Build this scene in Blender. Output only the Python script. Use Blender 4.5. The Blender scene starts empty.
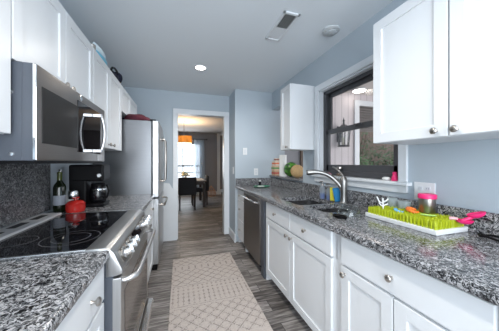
import bpy, bmesh, math, random
from mathutils import Vector, Matrix
random.seed(7)
PI = math.pi
S = bpy.context.scene
COL = S.collection

# ------------------------------------------------------------------ camera, sky, light, exposure
cd = bpy.data.cameras.new('camera')
cam = bpy.data.objects.new('camera', cd)
COL.objects.link(cam)
cam.location = (0, 0, 1.283)
cam.rotation_euler = (PI / 2, 0, -math.radians(17.836))
cd.sensor_width = 36.0
cd.lens = 216.0 / 499.0 * 36.0
cd.shift_y = -2.5 / 499.0
cd.clip_start = 0.02
S.camera = cam

W = bpy.data.worlds.new('sky')
S.world = W
W.use_nodes = True
W.node_tree.nodes['Background'].inputs[0].default_value = (0.80, 0.90, 1.0, 1)
W.node_tree.nodes['Background'].inputs[1].default_value = 1.6

def area_light(name, loc, rot, sx, sy, power, col):
    l = bpy.data.lights.new(name, 'AREA')
    l.shape = 'RECTANGLE'
    l.size, l.size_y = sx, sy
    l.energy = power
    l.color = col
    o = bpy.data.objects.new(name, l)
    COL.objects.link(o)
    o.location = loc
    o.rotation_euler = rot
    return o

# added fill behind the camera; daylight at the dining window and sunroom's open side
area_light('fill_behind_camera', (0.1, -1.72, 1.35), (PI / 2, 0, -0.25), 2.0, 2.0, 58, (0.88, 0.94, 1.0))
area_light('daylight_dining', (0.0, 8.72, 1.30), (-PI / 2, 0, 0), 1.1, 1.5, 16, (0.92, 0.96, 1.0))
area_light('daylight_sunroom', (4.9, 1.4, 1.4), (0, PI / 2, 0), 2.2, 3.5, 34, (1.0, 0.93, 0.93))
S.view_settings.view_transform = 'Standard'
S.view_settings.look = 'None'
S.view_settings.gamma = 1
S.view_settings.use_curve_mapping = False
S.view_settings.exposure = 0.60

# ------------------------------------------------------------------ node helpers / materials
class N:
    """tiny expression wrapper over math nodes"""
    def __init__(s, t, sock): s.t, s.s = t, sock
    def _m(s, op, *a):
        n = s.t.nodes.new('ShaderNodeMath'); n.operation = op
        for i, v in enumerate((s,) + a):
            if isinstance(v, N): s.t.links.new(v.s, n.inputs[i])
            else: n.inputs[i].default_value = v
        return N(s.t, n.outputs[0])
    def __add__(s, o): return s._m('ADD', o)
    def __sub__(s, o): return s._m('SUBTRACT', o)
    def __mul__(s, o): return s._m('MULTIPLY', o)
    def fr(s): return s._m('FRACT')
    def ab(s): return s._m('ABSOLUTE')
    def lt(s, o): return s._m('LESS_THAN', o)
    def gt(s, o): return s._m('GREATER_THAN', o)
    def mx(s, o): return s._m('MAXIMUM', o)
    def mn(s, o): return s._m('MINIMUM', o)

def new_mat(name):
    m = bpy.data.materials.new(name)
    m.use_nodes = True
    t = m.node_tree
    return m, t, t.nodes['Principled BSDF']

def mat(name, col, rough=0.5, metal=0.0, noise=0.0, nscale=20.0, bump=0.0, stretch=(1, 1, 1), **kw):
    m, t, b = new_mat(name)
    b.inputs['Base Color'].default_value = (*col, 1)
    b.inputs['Roughness'].default_value = rough
    b.inputs['Metallic'].default_value = metal
    for k, v in kw.items():
        b.inputs[k.replace('_', ' ')].default_value = v
    tc = t.nodes.new('ShaderNodeTexCoord')
    mp = t.nodes.new('ShaderNodeMapping')
    mp.inputs['Scale'].default_value = stretch
    t.links.new(tc.outputs['Object'], mp.inputs[0])
    nz = t.nodes.new('ShaderNodeTexNoise')
    nz.inputs['Scale'].default_value = nscale
    nz.inputs['Detail'].default_value = 3
    t.links.new(mp.outputs[0], nz.inputs['Vector'])
    if noise:
        r = t.nodes.new('ShaderNodeMix'); r.data_type = 'RGBA'
        r.inputs[6].default_value = (*[max(0, c * (1 - noise)) for c in col], 1)
        r.inputs[7].default_value = (*[min(1, c * (1 + noise)) for c in col], 1)
        t.links.new(nz.outputs[0], r.inputs[0])
        t.links.new(r.outputs[2], b.inputs['Base Color'])
    if bump:
        bp = t.nodes.new('ShaderNodeBump')
        bp.inputs['Strength'].default_value = bump
        bp.inputs['Distance'].default_value = 0.01
        t.links.new(nz.outputs[0], bp.inputs['Height'])
        t.links.new(bp.outputs[0], b.inputs['Normal'])
    return m

def emit(name, col, strength):
    m, t, b = new_mat(name)
    b.inputs['Base Color'].default_value = (*col, 1)
    b.inputs['Emission Color'].default_value = (*col, 1)
    b.inputs['Emission Strength'].default_value = strength
    return m

def glass(name, col=(1, 1, 1), rough=0.0, mix=0.85):
    """thin clear glass: mostly see-through with a glossy surface"""
    m, t, b = new_mat(name)
    out = t.nodes['Material Output']
    tr = t.nodes.new('ShaderNodeBsdfTransparent'); tr.inputs[0].default_value = (*col, 1)
    gl = t.nodes.new('ShaderNodeBsdfGlossy'); gl.inputs['Roughness'].default_value = 0.03
    fr = t.nodes.new('ShaderNodeFresnel'); fr.inputs[0].default_value = 1.45
    mx = t.nodes.new('ShaderNodeMixShader')
    ge = t.nodes.new('ShaderNodeNewGeometry')
    fac = N(t, fr.outputs[0]) * (N(t, ge.outputs['Backfacing']) * -1.0 + 1.0)
    t.links.new(fac.s, mx.inputs[0]); t.links.new(tr.outputs[0], mx.inputs[1]); t.links.new(gl.outputs[0], mx.inputs[2])
    t.links.new(mx.outputs[0], out.inputs[0])
    return m

def granite(name, lo=1.0, rough=0.16):
    m, t, b = new_mat(name)
    tc = t.nodes.new('ShaderNodeTexCoord')
    nz = t.nodes.new('ShaderNodeTexNoise'); nz.inputs['Scale'].default_value = 28; nz.inputs['Detail'].default_value = 4
    t.links.new(tc.outputs['Object'], nz.inputs['Vector'])
    ad = t.nodes.new('ShaderNodeMix'); ad.data_type = 'RGBA'; ad.blend_type = 'LINEAR_LIGHT'; ad.inputs[0].default_value = 0.03
    t.links.new(tc.outputs['Object'], ad.inputs[6]); t.links.new(nz.outputs['Color'], ad.inputs[7])
    v = t.nodes.new('ShaderNodeTexVoronoi'); v.inputs['Scale'].default_value = 190
    t.links.new(ad.outputs[2], v.inputs['Vector'])
    v2 = t.nodes.new('ShaderNodeTexVoronoi'); v2.inputs['Scale'].default_value = 95
    t.links.new(ad.outputs[2], v2.inputs['Vector'])
    s1 = t.nodes.new('ShaderNodeSeparateColor'); t.links.new(v.outputs['Color'], s1.inputs[0])
    s2 = t.nodes.new('ShaderNodeSeparateColor'); t.links.new(v2.outputs['Color'], s2.inputs[0])
    val = N(t, s1.outputs[0]) * 0.62 + N(t, s2.outputs[1]) * 0.38
    cr = t.nodes.new('ShaderNodeValToRGB'); t.links.new(val.s, cr.inputs[0])
    e = cr.color_ramp.elements
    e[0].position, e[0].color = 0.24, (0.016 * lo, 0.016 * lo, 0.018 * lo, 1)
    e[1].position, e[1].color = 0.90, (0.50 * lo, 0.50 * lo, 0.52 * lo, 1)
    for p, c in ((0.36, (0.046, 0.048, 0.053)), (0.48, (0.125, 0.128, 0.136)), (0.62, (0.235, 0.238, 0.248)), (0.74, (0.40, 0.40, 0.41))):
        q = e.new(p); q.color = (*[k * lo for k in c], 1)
    t.links.new(cr.outputs[0], b.inputs['Base Color'])
    b.inputs['Roughness'].default_value = rough
    b.inputs['Specular IOR Level'].default_value = 0.5
    return m

def floor_mat():
    m, t, b = new_mat('vinyl_plank')
    tc = t.nodes.new('ShaderNodeTexCoord')
    br = t.nodes.new('ShaderNodeTexBrick')
    t.links.new(tc.outputs['Object'], br.inputs['Vector'])
    br.inputs['Scale'].default_value = 1
    br.inputs['Brick Width'].default_value = 1.22
    br.inputs['Row Height'].default_value = 0.152
    br.inputs['Mortar Size'].default_value = 0.0028
    br.inputs['Mortar Smooth'].default_value = 0.1
    br.offset = 0.37
    br.inputs['Color1'].default_value = (0, 0, 0, 1); br.inputs['Color2'].default_value = (1, 1, 1, 1)
    br.inputs['Mortar'].default_value = (0.5, 0.5, 0.5, 1)
    sp = t.nodes.new('ShaderNodeSeparateColor'); t.links.new(br.outputs['Color'], sp.inputs[0])
    mp = t.nodes.new('ShaderNodeMapping'); mp.inputs['Scale'].default_value = (1.9, 20, 1)
    ad = t.nodes.new('ShaderNodeVectorMath'); ad.operation = 'ADD'
    cb = t.nodes.new('ShaderNodeCombineXYZ')
    off = N(t, sp.outputs[0]) * 13.0
    t.links.new(off.s, cb.inputs[0]); t.links.new(off.s, cb.inputs[2])
    t.links.new(tc.outputs['Object'], ad.inputs[0]); t.links.new(cb.outputs[0], ad.inputs[1])
    t.links.new(ad.outputs[0], mp.inputs[0])
    nz = t.nodes.new('ShaderNodeTexNoise'); nz.inputs['Scale'].default_value = 2.4; nz.inputs['Detail'].default_value = 6; nz.inputs['Roughness'].default_value = 0.62
    t.links.new(mp.outputs[0], nz.inputs['Vector'])
    val = N(t, nz.outputs[0]) * 1.02 + N(t, sp.outputs[0]) * 0.17 - 0.085
    cr = t.nodes.new('ShaderNodeValToRGB'); t.links.new(val.s, cr.inputs[0])
    e = cr.color_ramp.elements
    e[0].position, e[0].color = 0.32, (0.040, 0.034, 0.032, 1)
    e[1].position, e[1].color = 0.78, (0.46, 0.43, 0.41, 1)
    q = e.new(0.5); q.color = (0.15, 0.135, 0.128, 1)
    mo = t.nodes.new('ShaderNodeMix'); mo.data_type = 'RGBA'
    t.links.new(br.outputs['Fac'], mo.inputs[0]); t.links.new(cr.outputs[0], mo.inputs[6]); mo.inputs[7].default_value = (0.03, 0.027, 0.025, 1)
    t.links.new(mo.outputs[2], b.inputs['Base Color'])
    b.inputs['Roughness'].default_value = 0.5
    return m

def rug_mat():
    m, t, b = new_mat('woven_rug')
    tc = t.nodes.new('ShaderNodeTexCoord')
    sx = t.nodes.new('ShaderNodeSeparateXYZ'); t.links.new(tc.outputs['Object'], sx.inputs[0])
    x, y = N(t, sx.outputs[0]), N(t, sx.outputs[1])       # y counts from the rug's middle
    nz = t.nodes.new('ShaderNodeTexNoise'); nz.inputs['Scale'].default_value = 75; nz.inputs['Detail'].default_value = 3
    t.links.new(tc.outputs['Object'], nz.inputs['Vector'])
    n2 = t.nodes.new('ShaderNodeTexNoise'); n2.inputs['Scale'].default_value = 7; n2.inputs['Detail'].default_value = 2
    t.links.new(tc.outputs['Object'], n2.inputs['Vector'])
    nf = N(t, nz.outputs[0])
    def band(a, c): return y.gt(a).mn(y.lt(c))
    def lines(v, w): return (v.fr() - 0.5).ab().lt(w)
    # diamonds, as one lattice inside another
    s = 9.5
    d1 = lines(x * s + y * s, 0.06).mx(lines(x * s - y * s, 0.06))
    d2 = lines(x * (2 * s) + y * (2 * s), 0.10).mn(lines(x * s - y * s, 0.22)).mx(lines(x * (2 * s) - y * (2 * s), 0.10).mn(lines(x * s + y * s, 0.22)))
    dia = d1.mx(d2 * 0.55)
    # columns of dots joined by thin stems
    cx = (x * 21).fr() - 0.5
    cy = (y * 17).fr() - 0.5
    dots = (cx * cx + cy * cy).lt(0.052)
    stem = cx.ab().lt(0.07).mn(lines(y * 4.1, 0.36))
    grid = dots.mx(stem)
    # loose net of zigzags
    zz = ((x * 9.0).fr() - 0.5).ab() * 1.1
    net = lines(y * 9.5 + zz, 0.075).mx(lines(y * 9.5 - zz, 0.07))
    tick = (((x * 13).fr() - 0.5).ab().lt(0.12))
    pat = (grid.mn(band(0.50, 0.80)).mx(dia.mn(band(0.05, 0.46))).mx(net.mn(band(0.84, 1.16))).mx(net.mn(band(1.27, 1.49)))
           .mx(tick.mn(band(1.17, 1.25))).mx(grid.mn(band(-0.30, 0.0))).mx(net.mn(band(-0.9, -0.34))).mx(dia.mn(band(-1.45, -0.94)))
           .mx(band(0.815, 0.825)).mx(band(0.478, 0.486)))
    pat = pat * nf.gt(0.46) * (N(t, n2.outputs[0]) * 0.6 + 0.25)
    mx = t.nodes.new('ShaderNodeMix'); mx.data_type = 'RGBA'
    t.links.new(pat.s, mx.inputs[0])
    ba = t.nodes.new('ShaderNodeMix'); ba.data_type = 'RGBA'; t.links.new(nf.s, ba.inputs[0])
    ba.inputs[6].default_value = (0.40, 0.345, 0.315, 1); ba.inputs[7].default_value = (0.62, 0.56, 0.52, 1)
    t.links.new(ba.outputs[2], mx.inputs[6]); mx.inputs[7].default_value = (0.07, 0.05, 0.05, 1)
    t.links.new(mx.outputs[2], b.inputs['Base Color'])
    b.inputs['Roughness'].default_value = 0.95
    bp = t.nodes.new('ShaderNodeBump'); bp.inputs['Strength'].default_value = 0.4; bp.inputs['Distance'].default_value = 0.004
    t.links.new(nz.outputs[0], bp.inputs['Height']); t.links.new(bp.outputs[0], b.inputs['Normal'])
    return m

def boards_mat():
    m, t, b = new_mat('painted_boards')
    tc = t.nodes.new('ShaderNodeTexCoord')
    sx = t.nodes.new('ShaderNodeSeparateXYZ'); t.links.new(tc.outputs['Object'], sx.inputs[0])
    ln = (((N(t, sx.outputs[0]) * 6.5).fr() - 0.5).ab()).lt(0.06)
    mx = t.nodes.new('ShaderNodeMix'); mx.data_type = 'RGBA'
    t.links.new(ln.s, mx.inputs[0])
    mx.inputs[6].default_value = (0.66, 0.61, 0.62, 1); mx.inputs[7].default_value = (0.50, 0.455, 0.46, 1)
    t.links.new(mx.outputs[2], b.inputs['Base Color'])
    b.inputs['Roughness'].default_value = 0.6
    return m

def steel_mat(name, col=(0.21, 0.215, 0.225), rough=0.34, stretch=(1, 1, 60), amt=0.10):
    m, t, b = new_mat(name)
    tc = t.nodes.new('ShaderNodeTexCoord')
    mp = t.nodes.new('ShaderNodeMapping'); mp.inputs['Scale'].default_value = stretch
    nz = t.nodes.new('ShaderNodeTexNoise'); nz.inputs['Scale'].default_value = 6; nz.inputs['Detail'].default_value = 5
    t.links.new(tc.outputs['Object'], mp.inputs[0]); t.links.new(mp.outputs[0], nz.inputs['Vector'])
    r = N(t, nz.outputs[0]) * (2 * amt) + (rough - amt)
    t.links.new(r.s, b.inputs['Roughness'])
    b.inputs['Metallic'].default_value = 1.0
    mx = t.nodes.new('ShaderNodeMix'); mx.data_type = 'RGBA'
    t.links.new(nz.outputs[0], mx.inputs[0])
    mx.inputs[6].default_value = (*[c * 0.86 for c in col], 1); mx.inputs[7].default_value = (*[min(1, c * 1.12) for c in col], 1)
    t.links.new(mx.outputs[2], b.inputs['Base Color'])
    return m

M = {}
M['wall'] = mat('blue_grey_paint', (0.455, 0.52, 0.575), 0.7, bump=0.04, nscale=120)
M['dining_wall'] = mat('grey_paint', (0.27, 0.275, 0.30), 0.8, bump=0.04, nscale=120)
M['taupe'] = mat('taupe_paint', (0.22, 0.185, 0.165), 0.8, bump=0.04, nscale=120)
M['nook_shade'] = mat('shaded_wall_grey', (0.30, 0.30, 0.32), 0.8, bump=0.04, nscale=120)  # wall darkened in colour for the low light behind the pass-through
M['ceiling'] = mat('ceiling_paint', (0.74, 0.79, 0.83), 0.9, bump=0.05, nscale=150)
M['ceiling_white'] = mat('white_ceiling_paint', (0.66, 0.62, 0.60), 0.9, bump=0.05, nscale=150)
M['trim'] = mat('white_trim_paint', (0.72, 0.75, 0.78), 0.35, noise=0.02)
M['cab'] = mat('white_cabinet_paint', (0.74, 0.76, 0.78), 0.30, noise=0.015, nscale=5)
M['granite'] = granite('grey_granite')
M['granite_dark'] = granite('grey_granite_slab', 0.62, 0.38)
M['floor'] = floor_mat()
M['rug'] = rug_mat()
M['boards'] = boards_mat()
M['steel'] = steel_mat('brushed_steel')
M['steel_y'] = steel_mat('brushed_steel_front', stretch=(1, 1, 60), col=(0.56, 0.57, 0.58))
M['steel_dark'] = steel_mat('dark_brushed_steel', col=(0.24, 0.225, 0.215), rough=0.34)
M['bright'] = steel_mat('bright_steel', col=(0.66, 0.67, 0.68), rough=0.27, stretch=(1, 1, 1), amt=0.04)
M['sink_steel'] = mat('sink_steel', (0.34, 0.34, 0.35), 0.26, 0.95, noise=0.05)
M['satin_grey'] = steel_mat('satin_grey_steel', col=(0.50, 0.50, 0.50), rough=0.40, stretch=(60, 1, 1), amt=0.05)
M['satin'] = mat('satin_steel', (0.60, 0.60, 0.61), 0.36, 1.0, noise=0.04)
M['vent_metal'] = mat('pale_vent_metal', (0.62, 0.63, 0.65), 0.5, 0.5, noise=0.04)
M['steel_warm'] = steel_mat('warm_brushed_steel', col=(0.33, 0.305, 0.29), rough=0.32)
M['chrome'] = mat('chrome', (0.85, 0.86, 0.87), 0.08, 1.0)
M['nickel'] = mat('satin_nickel', (0.42, 0.39, 0.36), 0.28, 1.0)
M['faucet'] = mat('brushed_nickel', (0.31, 0.305, 0.295), 0.36, 1.0)
M['grey_enamel'] = mat('grey_enamel', (0.075, 0.085, 0.105), 0.4, noise=0.05)
M['black_glass'] = mat('black_glass', (0.006, 0.006, 0.008), 0.03)
M['grey_glass'] = mat('dark_screen_glass', (0.012, 0.011, 0.011), 0.35, Specular_IOR_Level=0.3)
M['black'] = mat('black_plastic', (0.006, 0.006, 0.007), 0.4, noise=0.1, Specular_IOR_Level=0.12)
M['ring'] = mat('burner_ring_print', (0.10, 0.10, 0.11), 0.2)
M['frame'] = mat('dark_window_frame', (0.062, 0.063, 0.070), 0.45, noise=0.1)
M['glass'] = glass('window_glass')
M['clear'] = glass('clear_glass', (0.93, 0.95, 0.95))
M['white'] = mat('white_plastic', (0.80, 0.82, 0.83), 0.35, noise=0.02)
M['dark_wood'] = mat('dark_wood', (0.035, 0.022, 0.018), 0.6, noise=0.3, stretch=(1, 12, 12))
M['brown'] = mat('brown_wood', (0.10, 0.065, 0.045), 0.5, noise=0.3, stretch=(12, 12, 1))
M['charcoal'] = mat('charcoal_fabric', (0.018, 0.018, 0.022), 0.85, noise=0.3, nscale=90, bump=0.2)
M['lime'] = mat('lime_silicone', (0.46, 0.53, 0.006), 0.5, noise=0.12, nscale=30, Subsurface_Weight=0.0)
M['pink'] = mat('hot_pink_silicone', (0.80, 0.02, 0.17), 0.4, noise=0.06)
M['orange'] = mat('orange_plastic', (0.85, 0.20, 0.02), 0.4, noise=0.06)
M['blue'] = mat('light_blue_plastic', (0.14, 0.46, 0.80), 0.4, noise=0.05)
M['green_pl'] = mat('pale_green_plastic', (0.45, 0.72, 0.20), 0.4, noise=0.05)
M['yellow'] = mat('yellow_sponge', (0.70, 0.62, 0.05), 0.9, noise=0.15, nscale=200, bump=0.4)
M['sky_sponge'] = mat('blue_sponge', (0.02, 0.20, 0.45), 0.85, noise=0.15, nscale=200, bump=0.4)
M['blue_soap'] = mat('blue_liquid_soap', (0.01, 0.09, 0.42), 0.1, noise=0.05)
M['red'] = mat('red_glazed_ceramic', (0.40, 0.018, 0.014), 0.15, noise=0.15, nscale=8)
M['bottle'] = mat('dark_green_glass', (0.006, 0.010, 0.004), 0.08)
M['neck'] = mat('olive_glass', (0.05, 0.065, 0.010), 0.1)
M['paper'] = mat('white_paper', (0.78, 0.78, 0.76), 0.9, noise=0.04, nscale=60, bump=0.1)
M['label_paper'] = mat('grey_label', (0.26, 0.28, 0.32), 0.6, noise=0.06)
M['tan'] = mat('netted_tan_rind', (0.52, 0.34, 0.16), 0.7, noise=0.35, nscale=60, bump=0.4)
M['leaf'] = mat('leaf_green', (0.055, 0.13, 0.03), 0.6, noise=0.5, nscale=8)
M['leaf_dark'] = mat('dark_leaf_green', (0.05, 0.075, 0.03), 0.7, noise=0.6, nscale=8)
M['cream'] = mat('cream_petals', (0.80, 0.76, 0.62), 0.7, noise=0.1)
M['sheer'] = None
M['amber'] = None
M['fence'] = mat('weathered_fence', (0.13, 0.085, 0.065), 0.8, noise=0.4, stretch=(1, 1, 8))
M['maroon'] = mat('maroon_cloth', (0.085, 0.012, 0.025), 0.9, noise=0.4, nscale=30, bump=0.3)
M['navy'] = mat('navy_cloth', (0.012, 0.014, 0.035), 0.9, noise=0.3, nscale=30, bump=0.3)
M['bag_blue'] = mat('light_blue_film', (0.16, 0.50, 0.66), 0.3, noise=0.12, nscale=12, bump=0.3)
M['bag_white'] = mat('white_film', (0.72, 0.82, 0.87), 0.3, noise=0.08, nscale=12, bump=0.3)
M['peach'] = mat('peach_wire', (0.55, 0.33, 0.22), 0.6, noise=0.1)
M['green_tray'] = mat('green_enamel', (0.02, 0.24, 0.12), 0.3, noise=0.1)
M['soil'] = mat('grass_ground', (0.07, 0.09, 0.04), 0.95, noise=0.5, nscale=5)
M['lamp'] = emit('lit_diffuser', (1.0, 0.95, 0.86), 9.0)

def melon_mat():
    m, t, b = new_mat('striped_green_rind')
    tc = t.nodes.new('ShaderNodeTexCoord')
    w = t.nodes.new('ShaderNodeTexNoise'); w.inputs['Scale'].default_value = 22; w.inputs['Detail'].default_value = 3
    mp = t.nodes.new('ShaderNodeMapping'); mp.inputs['Scale'].default_value = (1.5, 0.25, 1.5)
    t.links.new(tc.outputs['Object'], mp.inputs[0]); t.links.new(mp.outputs[0], w.inputs['Vector'])
    cr = t.nodes.new('ShaderNodeValToRGB'); t.links.new(w.outputs[0], cr.inputs[0])
    cr.color_ramp.elements[0].position = 0.42; cr.color_ramp.elements[0].color = (0.012, 0.06, 0.012, 1)
    cr.color_ramp.elements[1].position = 0.60; cr.color_ramp.elements[1].color = (0.10, 0.30, 0.035, 1)
    t.links.new(cr.outputs[0], b.inputs['Base Color']); b.inputs['Roughness'].default_value = 0.3
    return m
M['melon'] = melon_mat()

def translucent(name, col, tmix, em=None):
    m, t, b = new_mat(name)
    out = t.nodes['Material Output']
    df = t.nodes.new('ShaderNodeBsdfDiffuse'); df.inputs[0].default_value = (*col, 1)
    tl = t.nodes.new('ShaderNodeBsdfTranslucent'); tl.inputs[0].default_value = (*col, 1)
    tp = t.nodes.new('ShaderNodeBsdfTransparent')
    a = t.nodes.new('ShaderNodeMixShader'); a.inputs[0].default_value = 0.5
    t.links.new(df.outputs[0], a.inputs[1]); t.links.new(tl.outputs[0], a.inputs[2])
    c = t.nodes.new('ShaderNodeMixShader'); c.inputs[0].default_value = tmix
    t.links.new(a.outputs[0], c.inputs[1]); t.links.new(tp.outputs[0], c.inputs[2])
    last = c
    if em:
        e = t.nodes.new('ShaderNodeEmission'); e.inputs[0].default_value = (*em[0], 1); e.inputs[1].default_value = em[1]
        ad = t.nodes.new('ShaderNodeAddShader')
        t.links.new(c.outputs[0], ad.inputs[0]); t.links.new(e.outputs[0], ad.inputs[1]); last = ad
    t.links.new(last.outputs[0], out.inputs[0])
    return m
M['sheer'] = translucent('sheer_curtain', (0.75, 0.82, 0.88), 0.22)
M['amber'] = translucent('lit_amber_shade', (0.34, 0.22, 0.09), 0.0, ((1.0, 0.60, 0.25), 0.03))
M['crystal'] = translucent('lit_crystal', (0.9, 0.85, 0.7), 0.25, ((1.0, 0.80, 0.45), 0.5))

# ------------------------------------------------------------------ mesh helpers
class B:
    def __init__(s): s.bm = bmesh.new()
    def _merge(s, tmp, mtx=None):
        if mtx is not None: bmesh.ops.transform(tmp, matrix=mtx, verts=tmp.verts)
        me = bpy.data.meshes.new('tmp'); tmp.to_mesh(me); tmp.free()
        s.bm.from_mesh(me); bpy.data.meshes.remove(me)
        return s
    def box(s, x0, x1, y0, y1, z0, z1, bev=0.0, seg=2, mtx=None):
        t = bmesh.new()
        bmesh.ops.create_cube(t, size=1)
        bmesh.ops.scale(t, vec=(abs(x1 - x0), abs(y1 - y0), abs(z1 - z0)), verts=t.verts)
        bmesh.ops.translate(t, vec=((x0 + x1) / 2, (y0 + y1) / 2, (z0 + z1) / 2), verts=t.verts)
        if bev:
            bmesh.ops.bevel(t, geom=list(t.edges), offset=bev, segments=seg, affect='EDGES', profile=0.5)
        return s._merge(t, mtx)
    def cyl(s, p0, p1, r0, r1=None, n=20, caps=True):
        p0, p1 = Vector(p0), Vector(p1)
        r1 = r0 if r1 is None else r1
        t = bmesh.new()
        bmesh.ops.create_cone(t, cap_ends=caps, segments=n, radius1=r0, radius2=r1, depth=(p1 - p0).length)
        q = (p1 - p0).to_track_quat('Z', 'Y')
        return s._merge(t, Matrix.Translation((p0 + p1) / 2) @ q.to_matrix().to_4x4())
    def lathe(s, prof, loc, axis=(0, 0, 1), n=24, mtx=None):
        t = bmesh.new()
        rings = []
        for r, h in prof:
            if r < 1e-6: rings.append([t.verts.new((0, 0, h))])
            else: rings.append([t.verts.new((r * math.cos(2 * PI * i / n), r * math.sin(2 * PI * i / n), h)) for i in range(n)])
        for a, b in zip(rings, rings[1:]):
            for i in range(n):
                j = (i + 1) % n
                if len(a) == 1 and len(b) == 1: continue
                if len(a) == 1: t.faces.new((a[0], b[i], b[j]))
                elif len(b) == 1: t.faces.new((a[i], a[j], b[0]))
                else: t.faces.new((a[i], a[j], b[j], b[i]))
        bmesh.ops.recalc_face_normals(t, faces=t.faces)
        q = Vector(axis).to_track_quat('Z', 'Y')
        m = Matrix.Translation(loc) @ q.to_matrix().to_4x4()
        return s._merge(t, m if mtx is None else mtx @ m)
    def tube(s, pts, r, n=10, radii=None, flat=1.0):
        pts = [Vector(p) for p in pts]
        t = bmesh.new()
        rings = []
        up = Vector((0, 0, 1))
        prev = None
        for i, p in enumerate(pts):
            d = (pts[min(i + 1, len(pts) - 1)] - pts[max(i - 1, 0)]).normalized()
            if prev is None:
                a = d.cross(up)
                if a.length < 1e-3: a = d.cross(Vector((1, 0, 0)))
                a.normalize()
            else:
                a = (prev - d * prev.dot(d)).normalized()
            prev = a
            b = d.cross(a).normalized()
            rr = radii[i] if radii else r
            rings.append([t.verts.new(p + a * (rr * math.cos(2 * PI * k / n)) + b * (rr * flat * math.sin(2 * PI * k / n))) for k in range(n)])
        for u, v in zip(rings, rings[1:]):
            for k in range(n):
                t.faces.new((u[k], u[(k + 1) % n], v[(k + 1) % n], v[k]))
        t.faces.new(list(reversed(rings[0]))); t.faces.new(rings[-1])
        bmesh.ops.recalc_face_normals(t, faces=t.faces)
        return s._merge(t)
    def prism(s, poly, axis, a0, a1, bev=0.0):
        """poly in the two remaining axes, in order (x,y,z without axis)"""
        t = bmesh.new()
        def P(u, v, w):
            return {'x': (w, u, v), 'y': (u, w, v), 'z': (u, v, w)}[axis]
        lo = [t.verts.new(P(u, v, a0)) for u, v in poly]
        hi = [t.verts.new(P(u, v, a1)) for u, v in poly]
        t.faces.new(lo); t.faces.new(hi)
        n = len(poly)
        for i in range(n): t.faces.new((lo[i], lo[(i + 1) % n], hi[(i + 1) % n], hi[i]))
        bmesh.ops.recalc_face_normals(t, faces=t.faces)
        if bev: bmesh.ops.bevel(t, geom=list(t.edges), offset=bev, segments=2, affect='EDGES', profile=0.5)
        return s._merge(t)
    def ball(s, c, r, sc=(1, 1, 1), u=20, v=12, mtx=None):
        t = bmesh.new()
        bmesh.ops.create_uvsphere(t, u_segments=u, v_segments=v, radius=r)
        m = Matrix.Translation(c) @ (mtx if mtx is not None else Matrix.Identity(4)) @ Matrix.Diagonal((*sc, 1))
        return s._merge(t, m)
    def jitter(s, amt, seed=1, freq=9.0):
        from mathutils import noise
        for v in s.bm.verts:
            v.co += noise.noise_vector(v.co * freq + Vector((seed * 3.1, seed, 0))) * amt
        return s
    def make(s, name, m, parent=None, smooth=True, angle=40):
        me = bpy.data.meshes.new(name)
        base = Vector((0, 0, 0))
        if parent is not None:
            p = parent
            while p is not None:
                base += p.location; p = p.parent
        else:
            xs = [v.co for v in s.bm.verts]
            lo = Vector([min(c[i] for c in xs) for i in range(3)]); hi = Vector([max(c[i] for c in xs) for i in range(3)])
            base = Vector(((lo.x + hi.x) / 2, (lo.y + hi.y) / 2, lo.z))
        bmesh.ops.translate(s.bm, vec=-base, verts=s.bm.verts)
        s.bm.to_mesh(me); s.bm.free()
        if smooth:
            for p in me.polygons: p.use_smooth = True
            me.set_sharp_from_angle(angle=math.radians(angle))
        me.materials.append(m)
        o = bpy.data.objects.new(name, me)
        COL.objects.link(o)
        if parent is None: o.location = base
        else: o.parent = parent
        return o

def tag(o, label, cat, group=None, kind=None):
    o['label'] = label; o['category'] = cat
    if group: o['group'] = group
    if kind: o['kind'] = kind
    return o
def thing(name, label, cat, loc=(0, 0, 0), group=None):
    o = bpy.data.objects.new(name, None)
    COL.objects.link(o); o.location = loc
    o.empty_display_size = 0.1
    return tag(o, label, cat, group)
def struct(name, b, m, parent=None, smooth=False):
    o = b.make(name, m, parent, smooth=smooth)
    if parent is None: o['kind'] = 'structure'
    return o
def dup(root, loc, rotz, label=None):
    r = root.copy(); COL.objects.link(r); r.location = loc; r.rotation_euler = (0, 0, rotz)
    if label: r['label'] = label
    for ch in list(root.children):
        c = ch.copy(); COL.objects.link(c); c.parent = r
        for g in list(ch.children):
            d = g.copy(); COL.objects.link(d); d.parent = c
    return r

XL, XR, H = -0.94, 1.51, 2.49      # left wall, right wall, ceiling height
YF, YS = 3.85, 3.42                # doorway wall, end of the right-hand run

# ------------------------------------------------------------------ room shell
struct('floor', B().box(-3.2, 1.63, -1.9, 9.6, -0.06, 0).box(1.63, 3.2, 3.54, 9.6, -0.06, 0), M['floor'])
struct('ceiling', B().box(-1.06, 1.63, -1.9, YF + 0.06, H, H + 0.1), M['ceiling'])
struct('wall_left', B().box(-1.06, XL, -1.9, YF, 0, H), M['wall'])
wz0, wz1, wy0, wy1 = 1.135, 2.10, 1.15, 2.10
pz0, pz1, py0 = 1.05, 2.19, 2.44
struct('wall_right', B().box(XR, 1.63, -1.9, wy0, 0, H).box(XR, 1.63, wy0, wy1, 0, wz0).box(XR, 1.63, wy0, wy1, wz1, H)
       .box(XR, 1.63, wy1, py0, 0, H).box(XR, 1.63, py0, YS, 0, pz0).box(XR, 1.63, py0, YS, pz1, H), M['wall'])
struct('wall_end', B().box(0.855, 1.63, YS, YF, 0, H), M['wall'])
struct('wall_far', B().box(-1.06, -0.06, YF, 3.97, 0, H).box(0.785, 1.63, YF, 3.97, 0, H).box(-0.06, 0.785, YF, 3.97, 2.15, H), M['wall'])
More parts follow.
